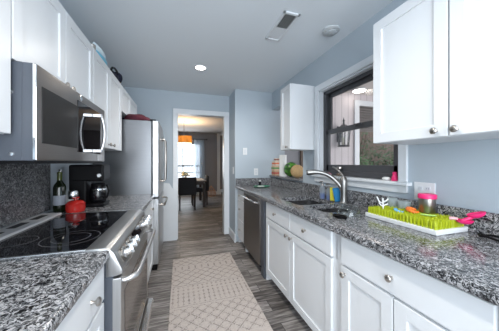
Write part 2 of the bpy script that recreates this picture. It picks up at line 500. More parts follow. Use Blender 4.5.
# behind the camera: unseen wall, with glass doors added to let daylight in
struct('wall_near', B().box(-1.06, -0.92, -2.0, -1.9, 0, H).box(1.22, 1.63, -2.0, -1.9, 0, H).box(-0.92, 1.22, -2.0, -1.9, 2.38, H), M['wall'])
d = thing('door_1', 'white framed glass door added out of view behind the viewer for daylight', 'door', (0.15, -1.95, 0))
for k in ('label', 'category'): del d[k]
d['kind'] = 'structure'
fb = B()
for x in (-0.92, 0.11, 1.14): fb.box(x, x + 0.08, -1.98, -1.92, 0, 2.38)
fb.box(-0.92, 1.22, -1.98, -1.92, 0, 0.09).box(-0.92, 1.22, -1.98, -1.92, 2.3, 2.38)
fb.make('door_frame', M['trim'], d, smooth=False)
B().box(-0.84, 1.14, -1.953, -1.947, 0.09, 2.3).make('pane', M['glass'], d, smooth=False)

# doorway casing
cs = B()
cs.box(-0.112, -0.032, YF - 0.02, YF, 0, 2.12, 0.004).box(0.756, 0.847, YF - 0.02, YF, 0, 2.12, 0.004).box(-0.112, 0.847, YF - 0.022, YF, 2.12, 2.20, 0.004)
cs.box(-0.06, -0.032, YF, 3.97, 0, 2.12).box(0.756, 0.785, YF, 3.97, 0, 2.12).box(-0.06, 0.785, YF, 3.97, 2.12, 2.15)
cs.box(-0.112, -0.032, 3.97, 3.99, 0, 2.12).box(0.756, 0.847, 3.97, 3.99, 0, 2.12).box(-0.112, 0.847, 3.97, 3.99, 2.12, 2.20)
struct('trim_1', cs, M['trim'])
struct('baseboard_end', B().prism([(0.838, 0), (0.855, 0), (0.855, 0.13), (0.848, 0.13), (0.838, 0.115)], 'y', 3.38, YF - 0.025), M['trim'])

# ------------------------------------------------------------------ dining room beyond the doorway
struct('ceiling_dining', B().box(-3.2, 3.2, YF + 0.06, 9.6, H, H + 0.1), M['ceiling_white'])
struct('wall_dining_back', B().box(-3.2, -0.6, 8.8, 8.92, 0, H).box(0.82, 1.46, 8.8, 8.92, 0, H).box(-0.6, 0.82, 8.8, 8.92, 0, 0.45).box(-0.6, 0.82, 8.8, 8.92, 2.08, H), M['dining_wall'])
struct('wall_dining_left', B().box(-3.2, -3.08, 3.97, 9.6, 0, H), M['dining_wall'])
struct('wall_dining_right', B().box(3.08, 3.2, 3.97, 9.6, 0, H), M['dining_wall'])
struct('wall_dining_front', B().box(-3.2, -1.06, YF, 3.97, 0, H).box(1.63, 3.2, 3.54, 3.97, 0, H), M['dining_wall'])
struct('wall_hall', B().box(1.46, 3.2, 9.4, 9.52, 0, H), M['taupe'])
struct('trim_2', B().box(1.44, 1.56, 8.76, 8.94, 0, H), M['trim'])
struct('baseboard_dining', B().box(-0.6, 1.44, 8.775, 8.8, 0, 0.13).box(1.42, 1.60, 8.74, 8.76, 0, 0.14).box(1.56, 3.0, 9.37, 9.4, 0, 0.13), M['trim'])
w2 = thing('window_2', '', '', (0, 8.84, 0.45))
for k in ('label', 'category'): del w2[k]
w2['kind'] = 'structure'
fb = B().box(-0.6, -0.54, 8.81, 8.89, 0.45, 2.08).box(0.76, 0.82, 8.81, 8.89, 0.45, 2.08).box(-0.6, 0.82, 8.81, 8.89, 0.45, 0.51).box(-0.6, 0.82, 8.81, 8.89, 2.02, 2.08)
fb.box(-0.6, 0.82, 8.82, 8.87, 1.14, 1.20).box(-0.6, 0.82, 8.82, 8.87, 0.88, 0.92).box(0.09, 0.13, 8.82, 8.87, 0.45, 2.08)
fb.make('window_frame', M['frame'], w2, smooth=False)
B().box(-0.54, 0.76, 8.845, 8.85, 0.51, 2.02).make('pane', M['glass'], w2, smooth=False)

# ------------------------------------------------------------------ sunroom seen through the window and the pass-through
struct('floor_sunroom', B().box(1.63, 5.2, -1.9, YS + 0.12, -0.06, 0), M['floor'])
struct('ceiling_sunroom', B().box(1.63, 5.2, -1.9, YS + 0.12, 2.65, 2.75), M['ceiling_white'])
struct('wall_sunroom_end', B().box(1.63, 1.75, YS, YS + 0.12, 0, 2.65), M['wall'])
struct('wall_sunroom_nook', B().box(1.75, 2.06, YS, YS + 0.12, 0, 2.65), M['nook_shade'])  # same wall run on, its shade put into the colour
struct('trim_3', B().box(2.055, 2.12, YS - 0.03, YS + 0.12, 0, 2.65), M['brown'])
struct('wall_sunroom_boards', B().box(2.12, 3.28, YS, YS + 0.12, 0, 2.65).box(3.28, 4.9, YS, YS + 0.12, 2.5, 2.65).box(4.9, 5.2, YS, YS + 0.12, 0, 2.65), M['boards'])
struct('trim_4', B().box(3.26, 3.37, YS - 0.03, YS + 0.12, 0, 2.42).box(4.83, 4.92, YS - 0.03, YS + 0.12, 0, 2.42).box(3.26, 4.92, YS - 0.03, YS + 0.12, 2.42, 2.52), M['trim'])
struct('wall_sunroom_near', B().box(1.63, 5.2, -2.02, -1.9, 0, 2.65), M['boards'])
bl = B()
for k in range(10): bl.box(3.39, 4.82, YS + 0.01, YS + 0.05, 2.40 - k * 0.05, 2.415 - k * 0.05, mtx=None)
bl.box(3.39, 4.82, YS + 0.045, YS + 0.05, 1.92, 2.42)
tag(bl.make('window_blind', mat('grey_slats', (0.16, 0.14, 0.13), 0.6, noise=0.1)), 'grey slatted blind half lowered in the white framed sunroom opening', 'blind')
struct('ground', B().box(1.0, 10.5, 3.54, 8.0, -0.1, -0.04).box(5.2, 10.5, -2.0, 3.54, -0.1, -0.04), M['soil'])

# kitchen window: white casing with sill, dark double hung frame
cs = B()
cs.box(XR - 0.02, XR, 2.10, 2.165, 1.075, 2.165, 0.003).box(XR - 0.02, XR, 1.09, 1.15, 1.075, 2.165, 0.003).box(XR - 0.022, XR, 1.09, 2.165, 2.10, 2.165, 0.003)
cs.box(XR - 0.045, 1.60, 1.065, 2.19, 1.125, 1.15, 0.006).box(XR - 0.018, XR, 1.10, 2.155, 1.07, 1.125, 0.003)
cs.box(XR, 1.63, 2.085, 2.10, 1.15, 2.10).box(XR, 1.63, 1.15, 1.165, 1.15, 2.10).box(XR, 1.63, 1.15, 2.10, 2.085, 2.10)
struct('trim_5', cs, M['trim'])
w1 = thing('window_1', '', '', (1.60, 1.62, 1.15))
for k in ('label', 'category'): del w1[k]
w1['kind'] = 'structure'
fb = B()
y0, y1, z0, z1 = 1.165, 2.085, 1.15, 2.085
fb.box(1.555, 1.625, y1 - 0.04, y1, z0, z1, 0.003).box(1.555, 1.625, y0, y0 + 0.04, z0, z1, 0.003).box(1.555, 1.625, y0, y1, z1 - 0.035, z1, 0.003).box(1.555, 1.625, y0, y1, z0, z0 + 0.05, 0.003)
fb.make('window_frame', M['frame'], w1, smooth=False)
up = B()
a0, a1 = y0 + 0.035, y1 - 0.035
up.box(1.595, 1.62, a1 - 0.045, a1, 1.62, z1 - 0.03, 0.003).box(1.595, 1.62, a0, a0 + 0.045, 1.62, z1 - 0.03, 0.003).box(1.595, 1.62, a0, a1, z1 - 0.075, z1 - 0.03, 0.003).box(1.595, 1.62, a0, a1, 1.605, 1.65, 0.003)
o = up.make('upper_sash', M['frame'], w1, smooth=False)
B().box(1.606, 1.610, a0 + 0.04, a1 - 0.04, 1.645, z1 - 0.07).make('pane', M['glass'], o, smooth=False)
lo = B()
lo.box(1.565, 1.592, a1 - 0.045, a1, 1.19, 1.64, 0.003).box(1.565, 1.592, a0, a0 + 0.045, 1.19, 1.64, 0.003).box(1.565, 1.592, a0, a1, 1.60, 1.65, 0.003).box(1.565, 1.592, a0, a1, 1.19, 1.265, 0.003)
lo.box(1.55, 1.566, 1.55, 1.63, 1.63, 1.65, 0.003)
o = lo.make('lower_sash', M['frame'], w1, smooth=False)
B().box(1.577, 1.581, a0 + 0.04, a1 - 0.04, 1.26, 1.605).make('pane', M['glass'], o, smooth=False)

# ------------------------------------------------------------------ cabinets
def shaker(b, xf, sgn, y0, y1, z0, z1, rail=0.058, th=0.02, rec=0.009):
    """shaker front whose face lies at x=xf and looks along sgn*x"""
    xb = xf - sgn * th
    xr = xf - sgn * rec
    X = sorted((xb, xf))
    bv = 0.0025
    b.box(*X, y0, y0 + rail, z0, z1, bv).box(*X, y1 - rail, y1, z0, z1, bv)
    b.box(*X, y0 + rail - .003, y1 - rail + .003, z0, z0 + rail, bv).box(*X, y0 + rail - .003, y1 - rail + .003, z1 - rail, z1, bv)
    b.box(*sorted((xb, xr)), y0 + rail - .004, y1 - rail + .004, z0 + rail - .004, z1 - rail + .004)
    return b
def knob(x, y, z, sgn, parent):
    b = B().lathe([(0, 0), (0.0075, 0), (0.006, 0.004), (0.0045, 0.010), (0.006, 0.015), (0.0145, 0.019), (0.016, 0.024), (0.013, 0.029), (0.006, 0.0315), (0, 0.032)], (x, y, z), (sgn, 0, 0), 16)
    return b.make('knob', M['nickel'], parent)

# --- right-hand base run (fronts look towards -x)
XD = 0.885
def right_base(label, y0, y1, drawers, doors, kn=(), name='base_cabinet', low=0.0):
    t = thing(name, label, 'cabinet', ((0.905 + 1.49) / 2, (y0 + y1) / 2, 0), 'white base cabinets')
    bb = B().box(0.905, XR - 0.002, y0, y0 + 0.018, 0, 0.872).box(0.905, XR - 0.002, y1 - 0.018, y1, 0, 0.872)
    bb.box(0.905, XR - 0.002, y0, y1, 0.10, 0.118).box(0.97, 0.985, y0, y1, 0, 0.10).box(XR - 0.015, XR - 0.002, y0, y1, 0, 0.872)
    bb.box(0.905, 0.92, y0, y1, 0.10, 0.872 if low == 0 else 0.70)
    if low: bb.box(0.905, 0.92, y0, y1, 0.70, 0.872)
    bb.make('body', M['cab'], t, smooth=False)
    for (a, b_, z0, z1, flat, ky, kz) in drawers:
        if flat: dr = B().box(XD, 0.905, a, b_, z0, z1, 0.003)
        else: dr = shaker(B(), XD, -1, a, b_, z0, z1)
        o = dr.make('drawer', M['cab'], t, smooth=False)
        if ky: knob(XD, ky, kz, -1, o)
    for (a, b_, z0, z1, ky, kz) in doors:
        o = shaker(B(), XD, -1, a, b_, z0, z1).make('door', M['cab'], t, smooth=False)
        if ky: knob(XD, ky, kz, -1, o)
    return t
DZ0, DZ1, RZ0, RZ1 = 0.105, 0.692, 0.706, 0.862
right_base('white base cabinet under the steel sink with two doors and two drawer fronts', 1.075, 2.215,
           [(1.113, 1.638, RZ0, RZ1, True, 1.396, 0.784), (1.644, 2.170, RZ0, RZ1, True, 1.925, 0.784)],
           [(1.113, 1.638, DZ0, DZ1, 1.606, 0.655), (1.644, 2.170, DZ0, DZ1, 1.682, 0.655)], low=1)
right_base('white base cabinet below the lime green drying rack, nearest on the right', 0.372, 1.075,
           [(0.385, 1.025, RZ0, RZ1, True, 0.712, 0.779)],
           [(0.385, 0.703, DZ0, DZ1, 0.43, 0.655), (0.709, 1.025, DZ0, DZ1, 0.993, 0.655)])
right_base('narrow white drawer cabinet between the dishwasher and the wall end', 2.985, 3.398,
           [(2.995, 3.385, 0.105, 0.395, True, 3.20, 0.256), (2.995, 3.385, 0.402, 0.70, True, 3.20, 0.575), (2.995, 3.385, RZ0, RZ1, True, 3.20, 0.785)], [])

# --- dishwasher
t = thing('dishwasher', 'stainless steel dishwasher with a bar handle between white base cabinets', 'dishwasher', (1.2, 2.6, 0))
B().box(0.92, XR - 0.01, 2.225, 2.975, 0.09, 0.868).box(0.96, 1.4, 2.24, 2.96, 0, 0.09).make('body', M['black'], t, smooth=False)
B().box(0.868, 0.918, 2.315, 2.97, 0.105, 0.866, 0.004).make('door', M['steel_dark'], t, smooth=False)
B().box(0.885, 0.92, 2.225, 2.312, 0.0, 0.868, 0.002).make('side_strip', M['grey_enamel'], t, smooth=False)
hb = B().tube([(0.868, 2.90, 0.815), (0.845, 2.90, 0.818), (0.828, 2.885, 0.82), (0.828, 2.39, 0.82), (0.845, 2.375, 0.818), (0.868, 2.375, 0.815)], 0.012, 10)
hb.make('handle', M['bright'], t)
B().box(0.945, 0.96, 2.23, 2.97, 0.0, 0.095).make('toe_kick', M['black'], t, smooth=False)

# --- right countertop with two sink openings
def rrect(x0, x1, y0, y1, r, n=6):
    pts = []
    for cx, cy, a in ((x1 - r, y1 - r, 0), (x0 + r, y1 - r, 90), (x0 + r, y0 + r, 180), (x1 - r, y0 + r, 270)):
        for k in range(n + 1):
            q = math.radians(a + 90 * k / n); pts.append((cx + r * math.cos(q), cy + r * math.sin(q)))
    return pts
BOWLS = [(0.985, 1.375, 1.655, 2.07, 0.06), (1.03, 1.375, 1.335, 1.615, 0.07)]
def slab_with_holes(outer, holes, z0, z1):
    b = B(); t = b.bm
    for loop in [outer] + holes:
        vs = [t.verts.new((x, y, z0)) for x, y in loop]
        for i in range(len(vs)): t.edges.new((vs[i], vs[(i + 1) % len(vs)]))
    bmesh.ops.triangle_fill(t, use_beauty=True, edges=list(t.edges))
    inside = []
    for f in t.faces:
        c = f.calc_center_median()
        for loop in holes:
            xs = [p[0] for p in loop]; ys = [p[1] for p in loop]
            if min(xs) < c.x < max(xs) and min(ys) < c.y < max(ys) and all(any((v.co.xy - Vector(p)).length < 1e-5 for p in loop) for v in f.verts):
                inside.append(f)
                break
    if inside: bmesh.ops.delete(t, geom=inside, context='FACES_ONLY')
    r = bmesh.ops.extrude_face_region(t, geom=list(t.faces))
    bmesh.ops.translate(t, vec=(0, 0, z1 - z0), verts=[g for g in r['geom'] if isinstance(g, bmesh.types.BMVert)])
    bmesh.ops.recalc_face_normals(t, faces=t.faces)
    return b
outer = [(0.853, -0.02), (XR - 0.002, -0.02), (XR - 0.002, YS - 0.003), (0.853, YS - 0.003)]
t = thing('countertop', 'long grey speckled granite countertop on the right holding the sink', 'countertop', (1.18, 1.6, 0.874))
sb = slab_with_holes(outer, [rrect(*q) for q in BOWLS], 0.876, 0.914)
es = [e for e in sb.bm.edges if all(abs(v.co.x - 0.853) < 1e-4 for v in e.verts) and abs(e.verts[0].co.z - e.verts[1].co.z) < 1e-4]
bmesh.ops.bevel(sb.bm, geom=es, offset=0.010, segments=3, affect='EDGES', profile=0.5)
sb.make('slab', M['granite'], t)
B().box(1.488, XR - 0.001, -0.02, YS - 0.003, 0.9145, 1.032, 0.003).box(0.86, 1.488, YS - 0.024, YS - 0.002, 0.9145, 1.032, 0.003).make('backsplash', M['granite'], t, smooth=False)
# a plain cabinet carries the counter's unseen end
right_base('white base cabinet at the near end of the right counter, outside the frame', -0.01, 0.370, [(0.0, 0.36, RZ0, RZ1, True, 0.18, 0.779)], [(0.0, 0.36, DZ0, DZ1, 0.32, 0.655)])

# --- sink
t = thing('sink', 'double bowl stainless steel undermount sink in the granite counter', 'sink', (1.18, 1.65, 0.70))
for (x0, x1, y0, y1, r) in BOWLS:
    b = B(); bm = b.bm
    rings = []
    for off, z in ((0.012, 0.874), (-0.004, 0.874), (-0.002, 0.80), (-0.006, 0.74), (-0.03, 0.715), (-0.10, 0.710)):
        rr = max(0.02, r + off * 0.5)
        rings.append([bm.verts.new((x, y, z)) for x, y in rrect(x0 - off, x1 + off, y0 - off, y1 + off, rr)])
    for u, v in zip(rings, rings[1:]):
        for i in range(len(u)): bm.faces.new((u[i], v[i], v[(i + 1) % len(u)], u[(i + 1) % len(u)]))
    bm.faces.new(list(reversed(rings[-1])))
    o = b.make('bowl', M['sink_steel'], t)
    B().lathe([(0.045, 0.0), (0.045, 0.003), (0.03, 0.002), (0.0, -0.001)], ((x0 + x1) / 2, (y0 + y1) / 2, 0.7105)).make('drain', M['nickel'], o)

# --- faucet
t = thing('faucet', 'brushed nickel single lever kitchen faucet arching over the sink', 'faucet', (1.42, 1.612, 0.914))
B().lathe([(0, 0), (0.038, 0), (0.039, 0.006), (0.033, 0.012), (0.029, 0.03), (0.028, 0.10), (0.032, 0.16), (0.033, 0.20), (0.030, 0.222), (0.018, 0.242), (0, 0.247)], (1.42, 1.612, 0.914)).make('body', M['faucet'], t)
sp = []; rad = []
for k in range(15):
    u = k / 14
    p0, p1, p2, p3 = Vector((1.415, 1.616, 1.03)), Vector((1.36, 1.655, 1.17)), Vector((1.27, 1.715, 1.215)), Vector((1.165, 1.79, 1.192))
    sp.append(p0 * (1 - u) ** 3 + p1 * 3 * u * (1 - u) ** 2 + p2 * 3 * u * u * (1 - u) + p3 * u ** 3)
    rad.append(0.0195 if u < 0.72 else 0.0195 + (u - 0.72) * 0.035)
B().tube(sp, 0.0165, 14, rad).make('spout', M['faucet'], t)
dv = (sp[-1] - sp[-3]).normalized()
B().cyl(sp[-1] - dv * 0.005, sp[-1] + dv * 0.018, 0.029, 0.024, 16).make('spray_head', M['faucet'], t)
B().tube([(1.42, 1.612, 1.155), (1.412, 1.63, 1.185), (1.398, 1.66, 1.215), (1.385, 1.69, 1.238), (1.375, 1.71, 1.246)], 0.008, 10, [0.012, 0.009, 0.008, 0.0085, 0.007]).make('lever', M['faucet'], t)

# --- upper cabinets on the right
def upper(label, xw, xf, sgn, y0, y1, z0, z1, doors, name='wall_cabinet', grp='white wall cabinets', under=None):
    t = thing(name, label, 'cabinet', ((xw + xf) / 2, (y0 + y1) / 2, z0), grp)
    xb = xf - sgn * 0.021
    B().box(*sorted((xw, xb)), y0, y1, z0, z1, 0.002).make('body', M['cab'], t, smooth=False)
    for (a, b_, ky, kz) in doors:
        o = shaker(B(), xf, sgn, a, b_, z0 + 0.002, z1 - 0.002).make('door', M['cab'], t, smooth=False)
        if ky: knob(xf, ky, kz, sgn, o)
    return t
upper('white two door wall cabinet at upper right beside the window, nearest on that wall', XR - 0.002, 1.16, -1, 0.256, 1.060, 1.405, 2.157,
      [(0.258, 0.654, 0.625, 1.433), (0.661, 1.059, 0.706, 1.435)])
upper('narrow white wall cabinet hanging left of the dark framed window', XR - 0.002, 1.185, -1, 2.185, 2.432, 1.438, 2.188, [(2.186, 2.431, 2.245, 1.47)])

# --- granite ledge in the pass-through
tag(B().box(1.455, 1.66, py0 + 0.004, YS - 0.004, pz0, pz0 + 0.028, 0.004).make('ledge', M['granite'], smooth=False), 'grey granite ledge of the pass-through carrying melon and paper towels', 'ledge')

# ------------------------------------------------------------------ left-hand run
t = thing('base_cabinet', 'white base cabinet with drawer and door at lower left before the range', 'cabinet', (-0.62, 0.6, 0), 'white base cabinets')
XD2 = -0.30
bb = B().box(XL + 0.002, -0.322, 0.10, 1.048, 0.10, 0.872).box(XL + 0.002, -0.38, 0.10, 1.048, 0, 0.10)
bb.make('body', M['cab'], t, smooth=False)
for a, c in ((0.115, 0.57), (0.58, 1.04)):
    o = B().box(-0.322, XD2, a, c, RZ0 + 0.012, RZ1, 0.003).make('drawer', M['cab'], t, smooth=False)
    knob(XD2, c - 0.14 if a > 0.5 else 0.34, 0.788, 1, o)
    o = shaker(B(), XD2, 1, a, c, DZ0, DZ1 + 0.012).make('door', M['cab'], t, smooth=False)
    knob(XD2, c - 0.04 if a < 0.5 else a + 0.04, 0.655, 1, o)
def counter_edge(bm_b, x):
    es = [e for e in bm_b.bm.edges if all(abs(v.co.x - x) < 1e-4 for v in e.verts) and abs(e.verts[0].co.z - e.verts[1].co.z) < 1e-4]
    bmesh.ops.bevel(bm_b.bm, geom=es, offset=0.010, segments=3, affect='EDGES', profile=0.5)
    return bm_b
tag(counter_edge(B().box(XL + 0.002, -0.285, 0.08, 1.053, 0.874, 0.914), -0.285).make('countertop', M['granite']), 'short grey granite countertop at lower left in front of the range', 'countertop')
# beyond the range
t = thing('base_cabinet', 'white base cabinet between the range and the refrigerator', 'cabinet', (-0.62, 2.33, 0), 'white base cabinets')
B().box(XL + 0.002, -0.322, 1.882, 2.785, 0.10, 0.872).box(XL + 0.002, -0.38, 1.882, 2.785, 0, 0.10).make('body', M['cab'], t, smooth=False)
for a, c in ((1.885, 2.325), (2.335, 2.775)):
    o = B().box(-0.322, XD2, a, c, RZ0, RZ1, 0.003).make('drawer', M['cab'], t, smooth=False)
    knob(XD2, (a + c) / 2, 0.785, 1, o)
    o = shaker(B(), XD2, 1, a, c, DZ0, DZ1).make('door', M['cab'], t, smooth=False)
    knob(XD2, c - 0.04 if a < 2 else a + 0.04, 0.655, 1, o)
tag(counter_edge(B().box(XL + 0.002, -0.285, 1.880, 2.79, 0.874, 0.914), -0.285).make('countertop', M['granite']), 'grey granite countertop beyond the range carrying bottle and coffee maker', 'countertop')
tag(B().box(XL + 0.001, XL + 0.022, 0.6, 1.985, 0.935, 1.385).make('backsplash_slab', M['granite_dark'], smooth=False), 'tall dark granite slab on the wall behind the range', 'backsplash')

# --- range
t = thing('range', 'stainless steel slide-in range with black glass cooktop at left', 'range', (-0.6, 1.46, 0))
ry0, ry1 = 1.062, 1.872
B().box(-0.915, -0.275, ry0, ry1, 0.03, 0.895, 0.004).box(-0.88, -0.30, ry0 + 0.03, ry1 - 0.03, 0, 0.03).make('body', M['grey_enamel'], t, smooth=False)
o = B().box(-0.80, -0.372, ry0 + 0.012, ry1 - 0.012, 0.895, 0.921, 0.002).make('cooktop', M['black_glass'], t, smooth=False)
for y in (ry0 - 0.003, ry1 - 0.012): B().box(-0.915, -0.372, y, y + 0.015, 0.895, 0.924, 0.003).make('cooktop_trim', M['bright'], t, smooth=False)
def ring(cx, cy, r):
    b = B()
    b.lathe([(r - 0.0022, 0), (r, 0.0004), (r + 0.0022, 0)], (cx, cy, 0.9212), n=48)
    return b.make('burner_ring', M['ring'], o)
for cx, cy, r in ((-0.50, 1.26, 0.115), (-0.50, 1.26, 0.075), (-0.50, 1.66, 0.085), (-0.72, 1.28, 0.075), (-0.72, 1.66, 0.10), (-0.63, 1.47, 0.055)): ring(cx, cy, r)
vb = B().box(-0.918, -0.80, ry0, ry1, 0.915, 0.932, 0.004)
o2 = vb.make('rear_vent', M['vent_metal'], t, smooth=False)
for k in range(4):
    B().box(-0.885, -0.845, ry0 + 0.05 + k * 0.19, ry0 + 0.17 + k * 0.19, 0.931, 0.9335, 0.0008).make('vent_slot', M['black'], o2, smooth=False)
prof = [(-0.375, 0.90), (-0.375, 0.923), (-0.305, 0.921), (-0.285, 0.914), (-0.270, 0.898), (-0.238, 0.822), (-0.240, 0.803), (-0.262, 0.797), (-0.30, 0.797), (-0.30, 0.895)]
cp = B().prism(prof, 'y', ry0 - 0.004, ry1 + 0.004, 0.002).make('control_panel', M['satin_grey'], t)
nrm = Vector((0.076, 0, 0.032)).normalized()
def panel_pt(y, u, out=0.0):
    a, c = Vector((-0.270, y, 0.898)), Vector((-0.238, y, 0.822))
    return a.lerp(c, u) + nrm * out
dark = B()
pm = Matrix.Translation(panel_pt(1.46, 0.5, 0.001)) @ Vector(nrm).to_track_quat('Z', 'Y').to_matrix().to_4x4()
B().box(-0.36, 0.36, -0.032, 0.032, 0, 0.002, mtx=pm).make('control_face', mat('brown_steel', (0.27, 0.245, 0.22), 0.35, 0.9, noise=0.1), cp, smooth=False)
B().box(-0.10, 0.10, -0.026, 0.026, 0.002, 0.004, mtx=pm).make('display', M['black_glass'], cp, smooth=False)
for y in (1.150, 1.225, 1.30, 1.62, 1.695, 1.77):
    B().lathe([(0, 0), (0.026, 0), (0.027, 0.004), (0.021, 0.008), (0.020, 0.030), (0.018, 0.035), (0, 0.036)], panel_pt(y, 0.5, 0.003), nrm, 24).box(-0.004, 0.004, -0.019, 0.019, 0.030, 0.044, 0.002, mtx=Matrix.Translation(panel_pt(y, 0.5, 0.003)) @ nrm.to_track_quat('Z', 'Y').to_matrix().to_4x4()).make('knob', M['bright'], cp)
dr = B().box(-0.285, -0.243, ry0 + 0.002, ry1 - 0.002, 0.235, 0.785, 0.006).make('oven_door', M['satin_grey'], t, smooth=False)
B().box(-0.2435, -0.2405, ry0 + 0.06, ry1 - 0.06, 0.27, 0.70, 0.001).make('oven_window', mat('smoked_oven_glass', (0.06, 0.05, 0.045), 0.10), dr, smooth=False)
B().tube([(-0.243, 1.10, 0.757), (-0.215, 1.102, 0.762), (-0.195, 1.115, 0.765), (-0.188, 1.14, 0.766), (-0.186, 1.30, 0.767), (-0.186, 1.62, 0.767), (-0.188, 1.785, 0.766), (-0.195, 1.81, 0.765), (-0.215, 1.822, 0.762), (-0.243, 1.824, 0.757)], 0.0125, 12).make('handle', M['satin'], dr)
dw = B().box(-0.285, -0.232, ry0 + 0.004, ry1 - 0.004, 0.045, 0.222, 0.005).make('drawer', M['steel_dark'], t, smooth=False)
B().prism([(-0.232, 0.195), (-0.205, 0.195), (-0.198, 0.205), (-0.205, 0.222), (-0.232, 0.222)], 'y', ry0 + 0.02, ry1 - 0.02).make('handle', M['bright'], dw, smooth=False)

# --- upper cabinets on the left
ZT = 2.150
XU = -0.615
upper('white wall cabinet at the far left edge, nearest on the left wall', XL + 0.002, XU, 1, 0.30, 1.068, 1.392, ZT, [(0.304, 0.682, 0.645, 1.425), (0.688, 1.066, 0.725, 1.425)])
upper('white two door wall cabinet above the microwave', XL + 0.002, XU, 1, 1.072, 1.895, 1.685, ZT, [(1.076, 1.480, 1.45, 1.715), (1.486, 1.893, 1.52, 1.715)])
upper('tall white wall cabinet between microwave and refrigerator', XL + 0.002, XU, 1, 1.900, 2.715, 1.415, ZT, [(1.903, 2.290, 2.24, 1.45), (2.296, 2.712, 2.35, 1.45)])
upper('white wall cabinet above the refrigerator', XL + 0.002, XU, 1, 2.720, 3.62, 1.86, ZT, [(2.724, 3.160, 3.12, 1.89), (3.166, 3.616, 3.21, 1.89)])

# --- microwave
t = thing('microwave', 'stainless steel over-the-range microwave mounted under white cabinets', 'microwave', (-0.73, 1.46, 1.29))
my0, my1, mz0, mz1 = 1.082, 1.896, 1.292, 1.682
B().box(XL + 0.002, -0.5560, my0, my1, mz0, mz1, 0.003).box(-0.70, -0.5910, my0 - 0.0015, my0 + 0.01, mz0 + 0.001, mz1 - 0.001).make('body', M['grey_enamel'], t, smooth=False)
B().box(XL + 0.01, -0.5550, my0 + 0.004, my1 - 0.004, mz0 - 0.012, mz0, 0.001).make('underside_vent', M['black'], t, smooth=False)
fr = B().prism([(-0.5550, mz0 + 0.002), (-0.5480, mz0 + 0.002), (-0.5450, mz0 + 0.006), (-0.5450, mz1 - 0.006), (-0.5480, mz1 - 0.001), (-0.5550, mz1 - 0.001)], 'y', my0 - 0.002, my1, 0.0015)
do = fr.make('door', M['steel_warm'], t)
B().box(-0.5465, -0.5430, 1.115, 1.44, 1.365, 1.60, 0.001).make('door_window', M['grey_glass'], do, smooth=False)
B().box(-0.5465, -0.5415, 1.44, 1.80, 1.345, 1.635, 0.001).make('handle_glass', M['black_glass'], do, smooth=False)
B().box(-0.5560, -0.5440, my0 - 0.005, my0 - 0.001, mz0 + 0.004, mz1 - 0.004, 0.001).make('edge_trim', M['chrome'], do, smooth=False)
pts = [(-0.4990 + 0.022 * (1 - ((k - 6) / 6) ** 2), 1.66, 1.352 + 0.25 * k / 12) for k in range(13)]
hd = B().tube(pts, 0.0105, 12).make('handle', M['satin'], do)
for z in (1.362, 1.592): B().box(-0.5425, -0.490, 1.645, 1.675, z - 0.011, z + 0.011, 0.003).make('handle_mount', M['chrome'], hd, smooth=False)
B().box(-0.5465, -0.5415, 1.74, 1.835, 1.30, 1.343, 0.001).make('button_pad', mat('pale_button_pad', (0.42, 0.42, 0.43), 0.3, noise=0.3, nscale=90), do, smooth=False)
em = B().lathe([(0, 0), (0.015, 0), (0.016, 0.002), (0.013, 0.003), (0.0125, 0.0022), (0.0115, 0.0022), (0.011, 0.003), (0.0, 0.003)], (-0.5450, 1.487, 1.655), (1, 0, 0), 24)
em.make('round_badge', M['chrome'], do)
for y, z in ((1.079, 1.318), (1.079, 1.56)):
    B().lathe([(0, 0), (0.009, 0), (0.007, 0.004), (0, 0.005)], (-0.622 if z < 1.4 else -0.625, y + 0.002, z), (0, -1, 0), 12).make('screw', M['chrome'], t)

# --- refrigerator
t = thing('refrigerator', 'stainless steel french door refrigerator against the left wall', 'refrigerator', (-0.6, 3.18, 0))
fy0, fy1 = 2.80, 3.60
B().box(XL + 0.02, -0.322, fy0, fy1, 0.03, 1.785, 0.004).box(-0.90, -0.36, fy0 + 0.02, fy1 - 0.02, 0, 0.03).make('body', M['steel'], t, smooth=False)
B().box(-0.322, -0.312, fy0 + 0.006, fy1 - 0.006, 0.06, 1.78).make('gasket', M['black'], t, smooth=False)
for k, (a, c) in enumerate(((fy0, 3.197), (3.203, fy1))):
    o = B().box(-0.312, -0.245, a, c, 0.87, 1.79, 0.006).make('door', M['steel_y'], t, smooth=False)
    y = 3.15 if k == 0 else 3.25
    B().tube([(-0.245, y, 1.60), (-0.205, y, 1.60), (-0.190, y, 1.58), (-0.188, y, 1.30), (-0.190, y, 1.06), (-0.205, y, 1.04), (-0.245, y, 1.04)], 0.013, 10).make('handle', M['nickel'], o)
o = B().box(-0.312, -0.245, fy0, fy1, 0.07, 0.855, 0.006).make('freezer_drawer', M['steel_y'], t, smooth=False)
B().tube([(-0.245, 2.90, 0.77), (-0.20, 2.90, 0.765), (-0.185, 2.915, 0.76), (-0.185, 3.49, 0.76), (-0.20, 3.505, 0.765), (-0.245, 3.505, 0.77)], 0.013, 10).make('handle', M['nickel'], o)
for y in (fy0 + 0.04, fy1 - 0.04): B().box(-0.345, -0.275, y - 0.03, y + 0.03, 1.79, 1.805, 0.004).make('hinge_cover', M['black'], t, smooth=False)
B().box(-0.335, -0.26, fy0 + 0.01, fy1 - 0.01, 0.0, 0.066).make('toe_grille', M['black'], t, smooth=False)

# --- white panel between refrigerator and doorway
tag(B().prism([(-0.285, 0), (-0.046, 0), (-0.046, 0.835), (-0.115, 0.86), (-0.17, 0.945), (-0.285, 0.965)], 'y', 3.785, 3.825, 0.003).make('panel', M['trim'], smooth=False),
    'low white panel with stepped top edge standing between refrigerator and doorway', 'panel')

# ------------------------------------------------------------------ rug
rg = B().box(-0.087, 0.675, 0.02, 3.02, 0.0, 0.010, 0.003)
o = tag(rg.make('runner_rug', M['rug'], smooth=False), 'long beige runner rug with dark geometric pattern on plank floor', 'rug')

